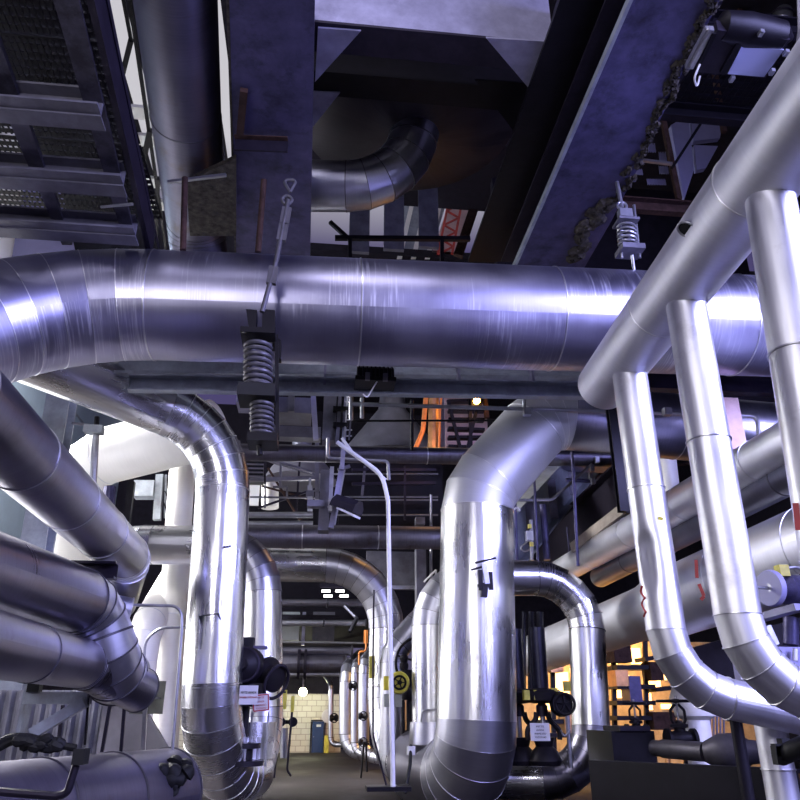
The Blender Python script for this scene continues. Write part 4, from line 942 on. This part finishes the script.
p, q = W(590, 778, 8.0), W(800, 792, 6.2); M().chan(q-Z_*.05, p-Z_*.05, .42, .12, .03, Z_).build('channel', 'steel_black', ch)
single('kerb_block', box2(628, 765, 664, 800, 7.9, .5), 'steel_black', 'black block at the left end of the dark channel kerb', 'block')
# dangling cluster near lower-right riser
gh = thing('cable_gland', W(787, 752, 4.4), 'black greasy cable gland poking in before the silver pipe at bottom right', 'gland')
M().cyl(W(780, 756, 4.25), W(812, 742, 4.0), .05).build('shaft', 'rubber', gh)
random.seed(9)
for k in range(7): M().box(W(780+random.uniform(-2, 5), 752+random.uniform(-9, 9), 4.2), (.05, .05, .06)).build('nut', 'rubber', gh)
# right edge: handwheel valve, lavender box
ev = thing('hand_wheel_valve', W(785, 580, 6.2), 'lilac wheel valve with a yellow tag at the right edge on the big bluish pipe', 'valve')
c = W(768, 588, 5.6)
M().lathe(c, V((1, .25, 0)), [(R(34, c), 0), (R(36, c), .02), (R(36, c), .045), (.08, .06)], 26).build('hand_wheel', 'panel_lav', ev)
M().cyl(c, c+V((.5, .12, 0)), .035).build('stem', 'galv', ev); M().cyl(c+V((-.18, -.04, 0)), c, .012).build('spindle', 'galv', ev)
M().lathe(c+V((.12, .03, 0)), V((1, .25, 0)), [(.07, 0), (.12, .05), (.12, .3), (.16, .31), (.16, .4)], 20).build('bonnet', 'steel_violet', ev)
M().box(W(782, 571, 5.6), (.08, .08, .09)).build('yellow_tag', 'yellow', ev); M().tube(bent([W(786, 569, 5.6), W(795, 567, 5.6), W(812, 573, 5.6)], .1), .012, 8).build('cable', 'galv', ev)
jb = thing('junction_cabinet', W(785, 665, 5.5), 'lilac steel cabinet with a handle behind the lowest right elbows', 'cabinet')
box2(772, 647, 802, 700, 5.6, .35).build('housing', 'panel_lav', jb); box2(756, 649, 771, 680, 5.75, .3).build('side_box', 'panel_lav', jb)
M().cyl(W(795, 649, 5.55), W(795, 661, 5.55), .018).build('handle', 'cable_white', jb); M().bar(W(767, 626, 5.6), W(776, 645, 5.6), .05, .03).build('lever', 'galv', jb)
M().cyl(W(791, 618, 5.9), W(791, 645, 5.9), .06).build('spigot', 'steel_violet', jb)
single('support_ledge', M().bar(W(728, 627, 5.9), W(800, 607, 5.2), .10, .05), 'steel_lilac', 'pale ledge under the big bluish pipe at the right edge', 'ledge')
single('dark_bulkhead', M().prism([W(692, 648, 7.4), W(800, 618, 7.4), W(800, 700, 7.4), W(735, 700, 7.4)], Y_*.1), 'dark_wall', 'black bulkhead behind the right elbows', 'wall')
# girder at right behind b2 with pinkish plate
pk = thing('pink_plate', W(728, 425, 7.2), 'pinkish sunlit plate between the middle and nearest branch pipes', 'plate')
box2(718, 398, 738, 448, 7.25, .05).build('plate', 'pink_wall', pk); box2(714, 392, 719, 450, 7.2, .08).build('edge', 'rust', pk)
single('dark_beam', M().box(W(700, 385, 7.35)+V((.4, 0, 0)), (2.2, .12, .18)), 'steel_dark', 'dark beam under the crossing pipe behind the branch pipes', 'beam')
wp = W(671, 445, 11.5)
pipe('white_elbow_pipe', 'small white pipe with a bent top between the dented and middle branch pipes', [W(672, 500, 11.5), W(666, 447, 11.5), W(652, 436, 11.9)], R(17, wp), 'white_clad', br=2, gores=3, sect=1, seam='seam', bw=.01, n=24)
# sloping steels behind centre right (505-620, 440-560)
g = thing('sloping_girder', W(545, 500, 12.2), 'pale I-girder sloping up to the right just behind the centre riser elbow', 'girder')
p, q = W(500, 553, 11.0), W(585, 457, 13.5)
M().ibeam(p, q, .75, .34, .03, Z_).build('girder', 'steel_pale', g)
for t_ in (.25, .5, .75): M().box(p.lerp(q, t_), (.3, .03, .7)).build('stiffener', 'steel_grey', g)
g = thing('sloping_girder', W(590, 540, 12.2), 'deep dusky girder with a rust lower flange sloping up behind the branch pipes', 'girder')
p, q = W(540, 560, 15.5), WZ(640, 482, W(540, 560, 15.5).z)
M().ibeam(p, q, .9, .3, .03, Z_).build('web', 'steel_dark', g); M().ibeam(p-Z_*.5, q-Z_*.5, .12, .34, .02, Z_).build('lower_flange', 'rust', g)
g = thing('ledge_plate', W(590, 540, 12.2), 'narrow tan flat bar sloping up to the dented branch pipe', 'bar')
M().bar(W(572, 548, 11.5), W(628, 505, 10.0), .05, .16, Z_).build('flat_bar', 'steel_tan', g)
single('cross_duct', box2(540, 449, 640, 464, 12.5, .4), 'steel_lilac', 'lilac cross duct beneath the centre riser horizontal run', 'duct')
single('hanger_bar', M().ibeam(W(612, 404, 7.9), W(625, 512, 7.9), .10, .14, .02, Y_), 'steel_black', 'black slanted hanger beam left of the dented branch pipe', 'bar')
single('thin_rod', tub2([(572, 448), (578, 566)], 9.6, 3), 'steel_violet', 'longest thin rod dropping onto the hairpin pipe top', 'rod', 'thin rods right of the centre riser')
for (a, b2, w_, Yq, lb) in (((534, 473), (538, 560), 2.6, 10.6, 'thin rod nearest the centre riser'), ((515, 497), (517, 560), 3, 10.8, 'thin rod with the cable loop'), ((543, 505), (547, 560), 7, 11.2, 'thick violet post'), ((592, 507), (594, 546), 2.4, 12.5, 'short rod left of the tan flat bar'), ((567, 527), (570, 556), 2, 12.5, 'short rod under the rust flange')):
    single('thin_rod', tub2([a, b2], Yq, w_), 'steel_violet', lb+' behind the hairpin pipe', 'rod', 'thin rods right of the centre riser')
cdt = thing('conduit', W(560, 490, 10.9), 'bent conduit climbing right behind the centre riser with a hanging clamp', 'conduit')
tub2([(515, 500), (552, 500), (590, 466), (592, 464)], 10.9, 3, .15).build('tube', 'galv', cdt)
for (x, y) in ((592, 468), (591, 476), (597, 460), (593, 481)): M().box(W(x, y, 10.8), (.06, .06, .1)).build('clamp', 'galv', cdt)
tub2([(566, 480), (592, 481)], 10.95, 4).build('stub', 'steel_violet', cdt)
sw = thing('switch_box', W(530, 530, 10.7), 'small white switch box on a bracket right of the centre riser', 'switch')
box2(527, 531, 533, 540, 10.7, .1).build('housing', 'cable_white', sw)
tub2([(531, 520), (532, 560)], 10.75, 4).build('post', 'galv', sw); M().tube(bent([W(529, 540, 10.7), W(520, 548, 10.7), W(524, 552, 10.7), W(529, 550, 10.7)], .08), .012, 8).build('cable_loop', 'galv', sw)
for (x, y) in ((530, 526), (532, 544)): box2(x-1.5, y-2, x+1.5, y+2, 10.6, .04).build('yellow_label', 'yellow', sw)
tub2([(508, 514), (517, 507), (520, 511)], 10.6, 2, .03).build('arm', 'cable_white', sw)
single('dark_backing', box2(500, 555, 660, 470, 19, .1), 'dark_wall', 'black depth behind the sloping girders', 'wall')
for k, y in enumerate((470, 500, 520, 545)): single('rust_purlin', bar2((560, y+12), (700, y-8), 15.8, 2.2), 'rust', ['topmost', 'second', 'third', 'lowest'][k]+' thin rust purlin in the dark right of centre', 'bar', 'rust purlins')
# ================================================================== sodium-lit hall on the right
Yh = 16.5
pw = thing('hall_wall', W(640, 700, Yh), 'orange-lit hall wall with glowing windows beyond the pipes at right', 'wall')
box2(505, 780, 790, 640, Yh, .2).build('wall_sheet', 'beige', pw)
for (x0_, y0_, x1_, y1_) in ((611, 651, 616, 664), (632, 648, 640, 664), (572, 668, 580, 690), (556, 672, 568, 700), (538, 680, 548, 710), (646, 693, 651, 710), (662, 704, 671, 709), (645, 677, 660, 688), (664, 672, 676, 680), (614, 675, 629, 686), (613, 690, 627, 698), (540, 718, 545, 735), (686, 764, 692, 782), (677, 770, 681, 780)):
    box2(x0_, y0_, x1_, y1_, Yh-.04, .05).build('window', 'warm_window', pw)
rk = thing('storage_rack', W(640, 700, 14.2), 'dark rack frame with shelves silhouetted against the orange hall', 'rack')
for x in (552, 580, 613, 645, 684): bar2((x, 640), (x+3, 790), 14.2, 4).build('upright', 'steel_black', rk)
for (x0_, y0_, x1_, y1_) in ((612, 668, 650, 668), (612, 687, 650, 687), (612, 703, 650, 703), (650, 690, 690, 686), (640, 660, 690, 652), (612, 718, 650, 718), (545, 735, 612, 735), (650, 715, 700, 716), (560, 706, 600, 700), (540, 722, 600, 720)):
    bar2((x0_, y0_), (x1_, y1_), 14.2, 4, .5).build('shelf', 'steel_black', rk)
bx = [((615, 640, 630, 662), 'rust', 'rust-brown tank on the top of the rack'), ((617, 670, 628, 686), 'copper', 'copper box on the middle of the rack'), ((631, 676, 640, 702), 'steel_violet', 'violet drum on the rack'), ((652, 662, 662, 680), 'rust', 'rust box on the upper right of the rack'), ((655, 712, 675, 730), 'rust', 'brown barrel behind the right black valve'), ((566, 708, 580, 734), 'copper', 'copper crate behind the upright hand wheel'), ((586, 700, 596, 730), 'beige', 'tan crate beside the hairpin pipe'), ((551, 650, 562, 672), 'copper', 'coppery duct left of the hairpin pipe')]
for (r4, mt_, lb) in bx: single('stored_box', box2(*r4, 13.9, .4), mt_, lb+' in the orange-lit hall', 'box', 'boxes in the orange-lit hall')
for i, (x, y) in enumerate(((585, 668), (575, 676), (640, 760), (668, 762), (690, 745))):
    single('copper_pipe', tub2([(x, y-14), (x, y+16)], 13.5, 5), 'copper', ['upright copper pipe tucked by the hairpin pipe', 'upright copper pipe left of the hairpin pipe', 'short copper pipe behind the machine block', 'short copper pipe under the dark drum neck', 'short copper pipe behind the drum'][i], 'pipe', 'upright copper pipes in the orange-lit hall')
gr = M()
for k in range(8): gr.bar(W(700+k*3.4, 715, 10.5), W(700+k*3.4, 738, 10.5), .02, .02)
gr.bar(W(698, 716, 10.5), W(728, 715, 10.5), .04, .04); single('low_railing', gr, 'steel_grey', 'low grey railing behind the dark round post', 'railing')
# small tanks under right_big start
for i, (x, w_) in enumerate(((524, 4), (531, 6), (540, 7))): single('black_riser', tub2([(x, 612), (x, 700)], 10.9, w_), 'black_plain', ['left', 'middle', 'right'][i]+' of three black risers under the flared end of the bluish pipe', 'pipe', 'black risers')
# ================================================================== left side details
col1 = thing('steel_column', W(58, 480, 9.4), 'pale blue steel column behind the left diagonal pipe', 'column')
p, q = W(20, 700, 9.6), W(66, 395, 9.6)
M().ibeam(V((W(40, 560, 9.6).x, 9.6, 0)), V((W(62, 400, 9.6).x, 9.6, W(62, 395, 9.6).z)), .34, .3, .03, Y_).build('shaft', 'steel_pale', col1)
hr = thing('hanger_post', W(95, 450, 9.0), 'slim grey tube post crossing the white duct', 'post')
tub2([(96, 432), (92, 500)], 9.0, 7).build('tube', 'galv', hr); M().box(W(94, 430, 8.95), (.22, .14, .09)).build('clamp', 'steel_pale', hr); bar2((72, 423), (96, 426), 9.0, 2).build('arm', 'steel_grey', hr)
tub2([(97, 417), (96, 435)], 9.0, 5).build('sleeve', 'steel_black', hr)
single('black_strut', bar2((132, 482), (125, 536), 9.8, 6), 'steel_black', 'black slanted strut below the white duct', 'strut')
bk2 = thing('bracket', W(95, 570, 7.3), 'dark channel bracket under the left diagonal pipe', 'bracket')
M().chan(W(70, 571, 7.0), W(118, 572, 7.0), .15, .12, .02, Z_).build('channel', 'steel_dark', bk2)
bk3 = thing('bracket', W(108, 622, 7.2), 'small dark channel stub above the left collar', 'bracket')
M().chan(W(100, 624, 7.6), W(113, 623, 7.4), .13, .1, .02, Z_).build('channel', 'steel_dark', bk3)
sb = thing('steel_bracket', W(50, 695, 7.6), 'pale blue steel bracket with a diagonal brace under the lower left pipe', 'frame')
box2(17, 672, 27, 745, 7.5, .2).build('post', 'steel_pale', sb); box2(22, 692, 88, 704, 7.45, .16).build('arm', 'steel_pale', sb)
M().bar(W(32, 734, 7.4), W(85, 702, 7.4), .10, .09).build('brace', 'steel_pale', sb)
box2(26, 682, 40, 692, 7.4, .1).build('clamp_block', 'rubber', sb); bar2((3, 676), (20, 681), 7.5, 2.4).build('rail', 'steel_grey', sb)
bar2((89, 693), (85, 745), 7.5, 2).build('rod', 'steel_black', sb)
cs = thing('corrugated_sheet', W(60, 725, 9.3), 'corrugated silver sheet behind the left bracket frame', 'sheet')
pts = []; A0 = W(-25, 760, 9.3); B0 = W(95, 760, 9.3); n_ = 44
zt = W(40, 690, 9.3).z; vs2 = []
for k in range(n_+1):
    x = A0.x+(B0.x-A0.x)*k/n_; y = 9.3+(.05 if (k//2) % 2 else -.02); vs2 += [V((x, y, A0.z-.3)), V((x, y, zt)), V((x, y+.012, A0.z-.3)), V((x, y+.012, zt))]
fs2 = []
for k in range(n_): fs2 += [(4*k, 4*k+4, 4*k+5, 4*k+1), (4*k+2, 4*k+3, 4*k+7, 4*k+6), (4*k+1, 4*k+5, 4*k+7, 4*k+3)]
M().add(vs2, fs2).build('sheet', 'galv', cs)
for (x0_, y0_, x1_, y1_) in ((63, 705, 58, 745), (110, 705, 102, 752), (125, 700, 121, 753)): bar2((x0_, y0_), (x1_, y1_), 8.9, 3).build('rod', 'steel_dark', cs)
sg = thing('sloping_chute', W(150, 730, 9.6), 'smooth silver sloping chute behind the low floor pipe', 'chute')
M().prism([W(88, 700, 9.8), W(140, 700, 9.8), W(172, 755, 9.6), W(88, 757, 9.6)], Y_*.1).build('sheet', 'satin_plain', sg)
ns = thing('blank_plate', W(147, 697, 9.0), 'square dull back-side of a sign on a thin post at lower left', 'sign')
box2(129, 681, 166, 714, 9.1, .02).build('plate', 'grey_dull', ns)
bar2((146, 695), (143, 752), 9.05, 4).build('post', 'galv', ns); bar2((141, 699), (160, 698), 9.05, 2).build('bracket', 'galv', ns)
tp = thing('thin_pipe', W(180, 620, 8.0), 'thin silver tube with rounded corner beside the ribbed-elbow riser', 'pipe')
tub2([(132, 605), (181, 606), (182, 628), (171, 768)], 8.2, 3, .12).build('tube', 'galv', tp)
tp = thing('thin_pipe', W(145, 650, 8.6), 'second thin tube looping lower before the white pipes', 'pipe')
tub2([(186, 627), (160, 628), (145, 640), (143, 690)], 8.8, 2.6, .2).build('tube', 'galv', tp)
# foreground cable gear bottom left
fg = thing('cable_bundle', W(55, 745, 4.6), 'black knotted hoses and cable box over the low floor pipe', 'cable')
Yg = 4.9
M().tube(bent([W(-8, 752, Yg), W(14, 740, Yg), W(40, 742, Yg), W(76, 748, Yg)], .15), .020, 8).build('hose', 'rubber', fg)
M().tube(bent([W(-8, 747, Yg), W(10, 736, Yg), W(30, 737, Yg), W(48, 742, Yg)], .15), .020, 8).build('hose', 'rubber', fg)
random.seed(4)
for k in range(16): M().lathe(W(14+k*2.6, 742+random.uniform(-4, 5), Yg-.02), V((1, random.uniform(-.5, .5), random.uniform(-.5, .5))), [(.02, 0), (.035, .02), (.03, .06), (.015, .08)], 8).build('fitting', 'rubber', fg)
box2(71, 749, 85, 765, Yg-.05, .12).build('junction_box', 'rubber', fg)
M().tube(bent([W(76, 765, Yg), W(67, 794, Yg), W(55, 796, Yg), W(-8, 791, Yg)], .15), .022, 8).build('hose', 'steel_dark', fg)
vb_ = thing('valve_cluster', W(165, 785, 7.9), 'black blurred valve clutter at the foot of the ribbed-elbow pipe', 'valve')
for k in range(14):
    c = W(158+random.uniform(0, 24), 776+random.uniform(-4, 20), 7.75); M().lathe(c, V((random.uniform(-1, 1), random.uniform(-1, 1), random.uniform(0, 1))), [(.03, 0), (.07, .02), (.05, .08), (.08, .1), (.06, .15), (.02, .18)], 10).build('body_piece', 'rubber', vb_)
single('thin_conduit', tub2([(181, 628), (178, 700), (171, 770)], 8.15, 2), 'cable_white', 'pale tube close along the left side of the ribbed-elbow riser', 'conduit') if False else None
# wall-side racks behind white duct
rs_ = thing('cable_rack', W(160, 500, 12.8), 'pale steel racks and ladder pieces below the white duct', 'rack')
for (a, b2, w_) in (((160, 475), (157, 520), 7), ((172, 478), (170, 520), 3), ((135, 490), (155, 490), 16), ((166, 475), (165, 518), 2)): bar2(a, b2, 12.9, w_).build('member', 'steel_pale', rs_)
for (a, b2) in (((165, 491), (171, 505)), ((164, 503), (169, 517))): bar2(a, b2, 12.8, 1.2).build('spike', 'steel_black', rs_)
single('steel_post', tub2([(110, 487), (107, 530)], 10.4, 12), 'steel_violet', 'stubby violet post under the elbow of the white duct', 'post')

# bars in the slot of sky left of the overhead pipe
sk = thing('pipe_bundle', WZ(140, 120, 6.9), 'black bars running through the bright slot left of the dark overhead pipe', 'bar')
for (a, b2, w_) in (((124, -40), (166, 248), .035), ((116, -40), (131, 40), .03), ((131, 40), (120, 84), .05), ((150, 130), (142, 168), .06), ((158, 178), (156, 236), .05)):
    M().bar(WZ(*a, 6.95), WZ(*b2, 6.95), w_, w_).build('bar', 'steel_black', sk)
for (x, y) in ((137, 112), (152, 182), (148, 140), (160, 205)): M().box(WZ(x, y, 9.5), (.5, .25, .06)).build('cross_piece', 'white_plain', sk)
# paint marks and stickers on the branch pipes, dent
def surf(px, py, A, B, r):
    d = ray(px, py).normalized(); ax = (B-A).normalized(); m_ = CAM-A
    dd = d-ax*d.dot(ax); mm = m_-ax*m_.dot(ax); a_, b_, c_ = dd.dot(dd), 2*dd.dot(mm), mm.dot(mm)-(r+.003)**2
    q_ = b_*b_-4*a_*c_
    return CAM+d*((-b_-math.sqrt(max(q_, 0)))/(2*a_))
def daub(label, pts, A, B, r, mat, w_, cat='mark'):
    pp = [surf(x, y, A, B, r) for x, y in pts]
    mb = M()
    for p_, q_ in zip(pp, pp[1:]): mb.bar(p_, q_, w_, .003, (CAM-p_).normalized())
    return mb
(b1, k1, r1), (b2, k2, r2), (b3, k3, r3) = BR; h0, h1, hd, rh = HD
t1, t2, t3 = hdr(627, 0)+V((0, 0, -.1)), hdr(682, 0)+V((0, 0, -.1)), hdr(764, 0)+V((0, 0, -.1))
for rt, lst in ((b1, (((642, 586), (641, 592), (645, 598), (642, 604), (646, 612), (644, 617)),)), (b2, (((696, 560), (697, 578)), ((699, 584), (704, 596), (701, 600)),))):
    A, B, r_ = (t1, k1, r1) if rt is b1 else (t2, k2, r2)
    for q4 in lst: daub('', q4, A, B, r_, 'ink_red', .016).build('red_scribble', 'ink_red', rt)
daub('', ((797, 503), (800, 530)), t3, k3, r3, 'ink_red', .03).build('red_scribble', 'ink_red', b3)
daub('', ((658, 518), (663, 520)), t1, k1, r1, 'yellow', .03).build('yellow_sticker', 'yellow', b1)
# dent: subdivide the sections of the dented pipe and press its skin in
dc_ = surf(645, 550, t1, k1, r1); ax_ = (t1-k1).normalized()
for o in list(b1.children):
    if o.name.startswith('cladding_section'):
        bm = bmesh.new(); bm.from_mesh(o.data)
        es = [e for e in bm.edges if abs((e.verts[0].co-e.verts[1].co).normalized().dot(ax_)) > .95]
        bmesh.ops.subdivide_edges(bm, edges=es, cuts=26, use_grid_fill=True)
        base = V(b1['_w'])+o.location
        for v in bm.verts:
            w_ = v.co+base-dc_; al = w_.dot(ax_); s_ = (w_-ax_*al).length
            k = math.exp(-(al/.10)**2-(s_/.055)**2)*.032 + math.exp(-((al+.16)/.07)**2-(s_/.05)**2)*.02 - math.exp(-((al-.01+.6*s_)/.02)**2-(s_/.07)**2)*.010
            v.co += ray(645, 550).normalized()*k
        bm.to_mesh(o.data); bm.free()
pl_ = thing('inspection_plug', hdr(687, 228), 'dark oval plug with a turned-up rim on the side of the header pipe', 'plug')
c = surf(687, 229, h0, h1, rh); nrm = (CAM-c).normalized(); nrm = (nrm-hd*nrm.dot(hd)).normalized()
M().lathe(c-nrm*.01, nrm, [(.045, 0), (.045, .012), (.03, .013)], 18).build('plug', 'rubber', pl_)
M().torus(c+nrm*.004, nrm, .048, .006, 20, 8).build('rim', 'galv', pl_)
# ================================================================== more services in the dark middle distance
def clutter(name, label, cat, parts, Y, mat='steel_grey', grp=None):
    a = parts[0][0]; t = thing(name, W(a[0], a[1], Y), label, cat, grp)
    for (p0, p1, w_, nm, mt_) in parts: bar2(p0, p1, Y, w_).build(nm, mt_ or mat, t)
    return t
clutter('tie_beam', 'dusky truss of crossing flat bars between the large hanger and the steel column', 'truss',
        [((262, 458), (318, 476), 3, 'chord', None), ((268, 468), (300, 520), 2, 'diagonal', 'rust'), ((300, 458), (296, 515), 2, 'upright', 'steel_dark'), ((262, 486), (320, 502), 1.8, 'diagonal', 'rust'), ((258, 508), (318, 488), 2, 'diagonal', 'steel_dark')], 13.2, 'steel_grey')
clutter('vent_louvre', 'dark ribbed louvre panel right of the ribbed elbow', 'vent',
        [((244, y), (264, y+.5), 1.4, 'blade', 'steel_grey') for y in (464, 468, 472, 476, 480)]+[((244, 461), (244, 484), 2, 'frame', 'steel_dark'), ((265, 461), (265, 484), 2, 'frame', 'steel_dark')], 12.0)
clutter('cable_tray', 'ladder-like cable tray on the right face of the steel column', 'tray',
        [((348, 392), (344, 440), 1.6, 'side_rail', 'galv'), ((353, 392), (349, 440), 1.6, 'side_rail', 'steel_grey')]+[((345, y), (352, y), 1.2, 'rung', 'galv') for y in (396, 402, 414, 420, 430, 436)], 8.5)
clutter('drain_pipe', 'thin grey drain with an elbow hanging left of the steel column below the bright pipes', 'pipe',
        [((310, 486), (310, 512), 5, 'body', 'galv'), ((306, 494), (314, 494), 6, 'collar', 'steel_grey'), ((310, 478), (310, 486), 2.5, 'stem', 'galv')], 11.0)
clutter('ceiling_strut', 'pale slanted strut behind the conduit drop left of the dark catwalk', 'strut',
        [((344, 470), (334, 525), 3, 'strut', 'galv'), ((338, 470), (350, 466), 3, 'end_plate', 'steel_grey')], 9.0)
clutter('roof_joist', 'row of dim joists above the dark catwalk', 'joist',
        [((352, 470), (436, 470), 3, 'joist', 'steel_dark'), ((352, 484), (436, 483), 3, 'joist', 'steel_dark'), ((365, 466), (362, 496), 2.5, 'hanger', 'steel_grey'), ((405, 466), (405, 520), 2, 'hanger', 'steel_dark')], 13.1)
clutter('floor_rail', 'low dark handrail stub before the sodium-lit hall at far right', 'railing',
        [((752, 712), (800, 706), 3, 'rail', 'steel_grey'), ((757, 712), (759, 745), 3, 'post', 'steel_dark')], 5.2)
clutter('angle_brace', 'slanted steel brace in the dark gap between the twin girders right of the centre riser', 'brace',
        [((560, 470), (600, 520), 3, 'brace', 'steel_grey'), ((545, 520), (600, 500), 2.6, 'brace', 'rust')], 14.6)
# corridor: valves on the far pipes and under-ceiling pipe bits
for (x, y, Y, lb) in ((334, 718, 20.5, 'dark little valve on the slim far pipe by the blue door'), (353, 686, 16.2, 'small dark valve high on the standing corridor pipes'), (363, 716, 14.9, 'black valve cluster low on the standing corridor pipes'), (363, 742, 14.8, 'lowest black valve at the foot of the standing corridor pipes')):
    t = thing('pipe_valve', W(x, y, Y), lb, 'valve', 'small valves on the corridor pipes'); c = W(x, y, Y); s_ = R(9, c)
    M().lathe(c-X_*s_, X_, [(s_*.5, 0), (s_*.8, s_*.3), (s_*.5, s_), (s_*.8, s_*1.6), (s_*.5, s_*2)], 12).build('body', 'iron', t)
    M().torus(c-Y_*s_*1.2, Y_, s_*.9, s_*.12, 18, 6).build('hand_wheel', 'iron', t); M().cyl(c, c-Y_*s_*1.25, s_*.15).build('stem', 'iron', t)
t = thing('pipe_stand', W(364, 780, 13.2), 'thin black stand on the corridor floor beside the arched pipe', 'stand')
tub2([(364, 742), (361, 778)], 13.4, 2).build('leg', 'steel_black', t); tub2([(366, 742), (367, 772)], 13.6, 2).build('leg', 'steel_black', t); tub2([(361, 744), (369, 744)], 13.5, 2).build('cross_bar', 'steel_black', t)
pipe('ceiling_pipe', 'short grey pipe with a drooping open end under the corridor ceiling', [W(345, 606, 17.5), W(357, 618, 17.2), W(350, 632, 17.0)], R(4, W(350, 618, 17.2)), 'dull', sect=None, br=1.5, gores=3, seam='seam_dark', n=16)
# ================================================================== light
w = bpy.data.worlds.new('world'); sc.world = w; w.use_nodes = True
nt = w.node_tree; bg = nt.nodes['Background']
tc = nt.nodes.new('ShaderNodeTexCoord'); sx = nt.nodes.new('ShaderNodeSeparateXYZ'); nt.links.new(tc.outputs['Generated'], sx.inputs[0])
cr = ramp(nt, sx.outputs[2], [(0.0, (.015, .012, .03)), (.06, (.17, .15, .27)), (.40, (.11, .09, .25)), (.56, (.11, .09, .25)), (.66, (.95, .93, 1.0))])
nt.links.new(cr.outputs[0], bg.inputs[0]); bg.inputs[1].default_value = .62
def lamp(name, kind, loc, energy, col, size=1, to=None, sy=None, spot=None, blend=.5, spread=None):
    l = bpy.data.lights.new(name, kind); l.energy = energy; l.color = col
    if kind == 'AREA':
        if spread: l.spread = spread
        l.size = size
        if sy: l.shape = 'RECTANGLE'; l.size_y = sy
    else: l.shadow_soft_size = size
    if spot: l.spot_size = spot; l.spot_blend = blend
    o = bpy.data.objects.new(name, l); C.objects.link(o); o.location = loc
    if to is not None: o.rotation_euler = (V(to)-V(loc)).to_track_quat('-Z', 'Y').to_euler()
    return o
lamp('rear_fill', 'AREA', (-3.0, -7, 5.6), 130, (.84, .82, 1.0), 3.0, (0, 8, 4.4), .8)  # soft fill added behind the camera, not a lamp of the plant
lamp('top_fill', 'AREA', (-.5, 1.8, 9.0), 170, (.82, .80, 1.0), 4.0, (0, 4.2, 4), 1.2)  # added overhead fill, lightens the upper half of the crossing pipe
lamp('blue_fill', 'AREA', (7.0, -.5, 5.4), 850, (.46, .47, 1.0), 4.2, (3.6, 3.6, 3.4), spread=2.0)  # unseen blue fill, added to brighten the header and branch pipes
lamp('blue_side_fill', 'AREA', (8.6, 4.5, 4.6), 150, (.50, .52, 1.0), 1.5, (4.6, 8.5, 2.6), spread=1.6)  # second blue fill, added for the dim pipes at the right edge
lamp('low_fill', 'AREA', (-2.6, -2.0, 3.6), 190, (.95, .93, 1.0), 1.2, (0.6, 9, 3.0))  # front fill added out of view, whitens the centre riser
lamp('window_fill', 'AREA', (-6.4, 12.5, 6.2), 1100, (1.0, .98, .95), 2.5, (-3.2, 11.5, 2.6), spread=1.7)  # extra area light added above the windows for the white duct and risers
lamp('wall_fill', 'AREA', (-6.2, 13, 9.2), 800, (.95, .97, 1.0), 2.0, (-7.4, 15, 5.5))  # added fill that brightens the pale left wall panels
lamp('panel_fill', 'AREA', (-5.6, 8.6, 3.6), 60, (1.0, .97, .94), .6, (-4.8, 9.6, 1.2))  # small fill added to lift the dim lower left corner
lamp('corridor_light', 'POINT', W(303, 697, 24.2), 42, (1.0, .97, .84), .1)
lamp('hall_light', 'POINT', (-.2, 13.5, 4.3), 32, (.95, .95, 1.0), .25)
lamp('sodium_light', 'SPOT', (6.0, 14.8, 4.2), 1600, (1.0, .55, .16), .3, (5.6, 16.2, 1.0), spot=2.2)
lamp('sodium_floor_light', 'SPOT', (.6, 18.2, 2.0), 70, (1.0, .45, .10), .15, (-.7, 17.4, 0), spot=1.1)
lamp('upper_sodium_light', 'POINT', W(436, 430, 11.9), 10, (1.0, .5, .15), .2)
vs = sc.view_settings; sc.display_settings.display_device = 'sRGB'
vs.view_transform = 'Standard'; vs.look = 'None'; vs.gamma = 1; vs.use_curve_mapping = False; vs.exposure = 0
for o in bpy.data.objects:
    if '_w' in o: del o['_w']
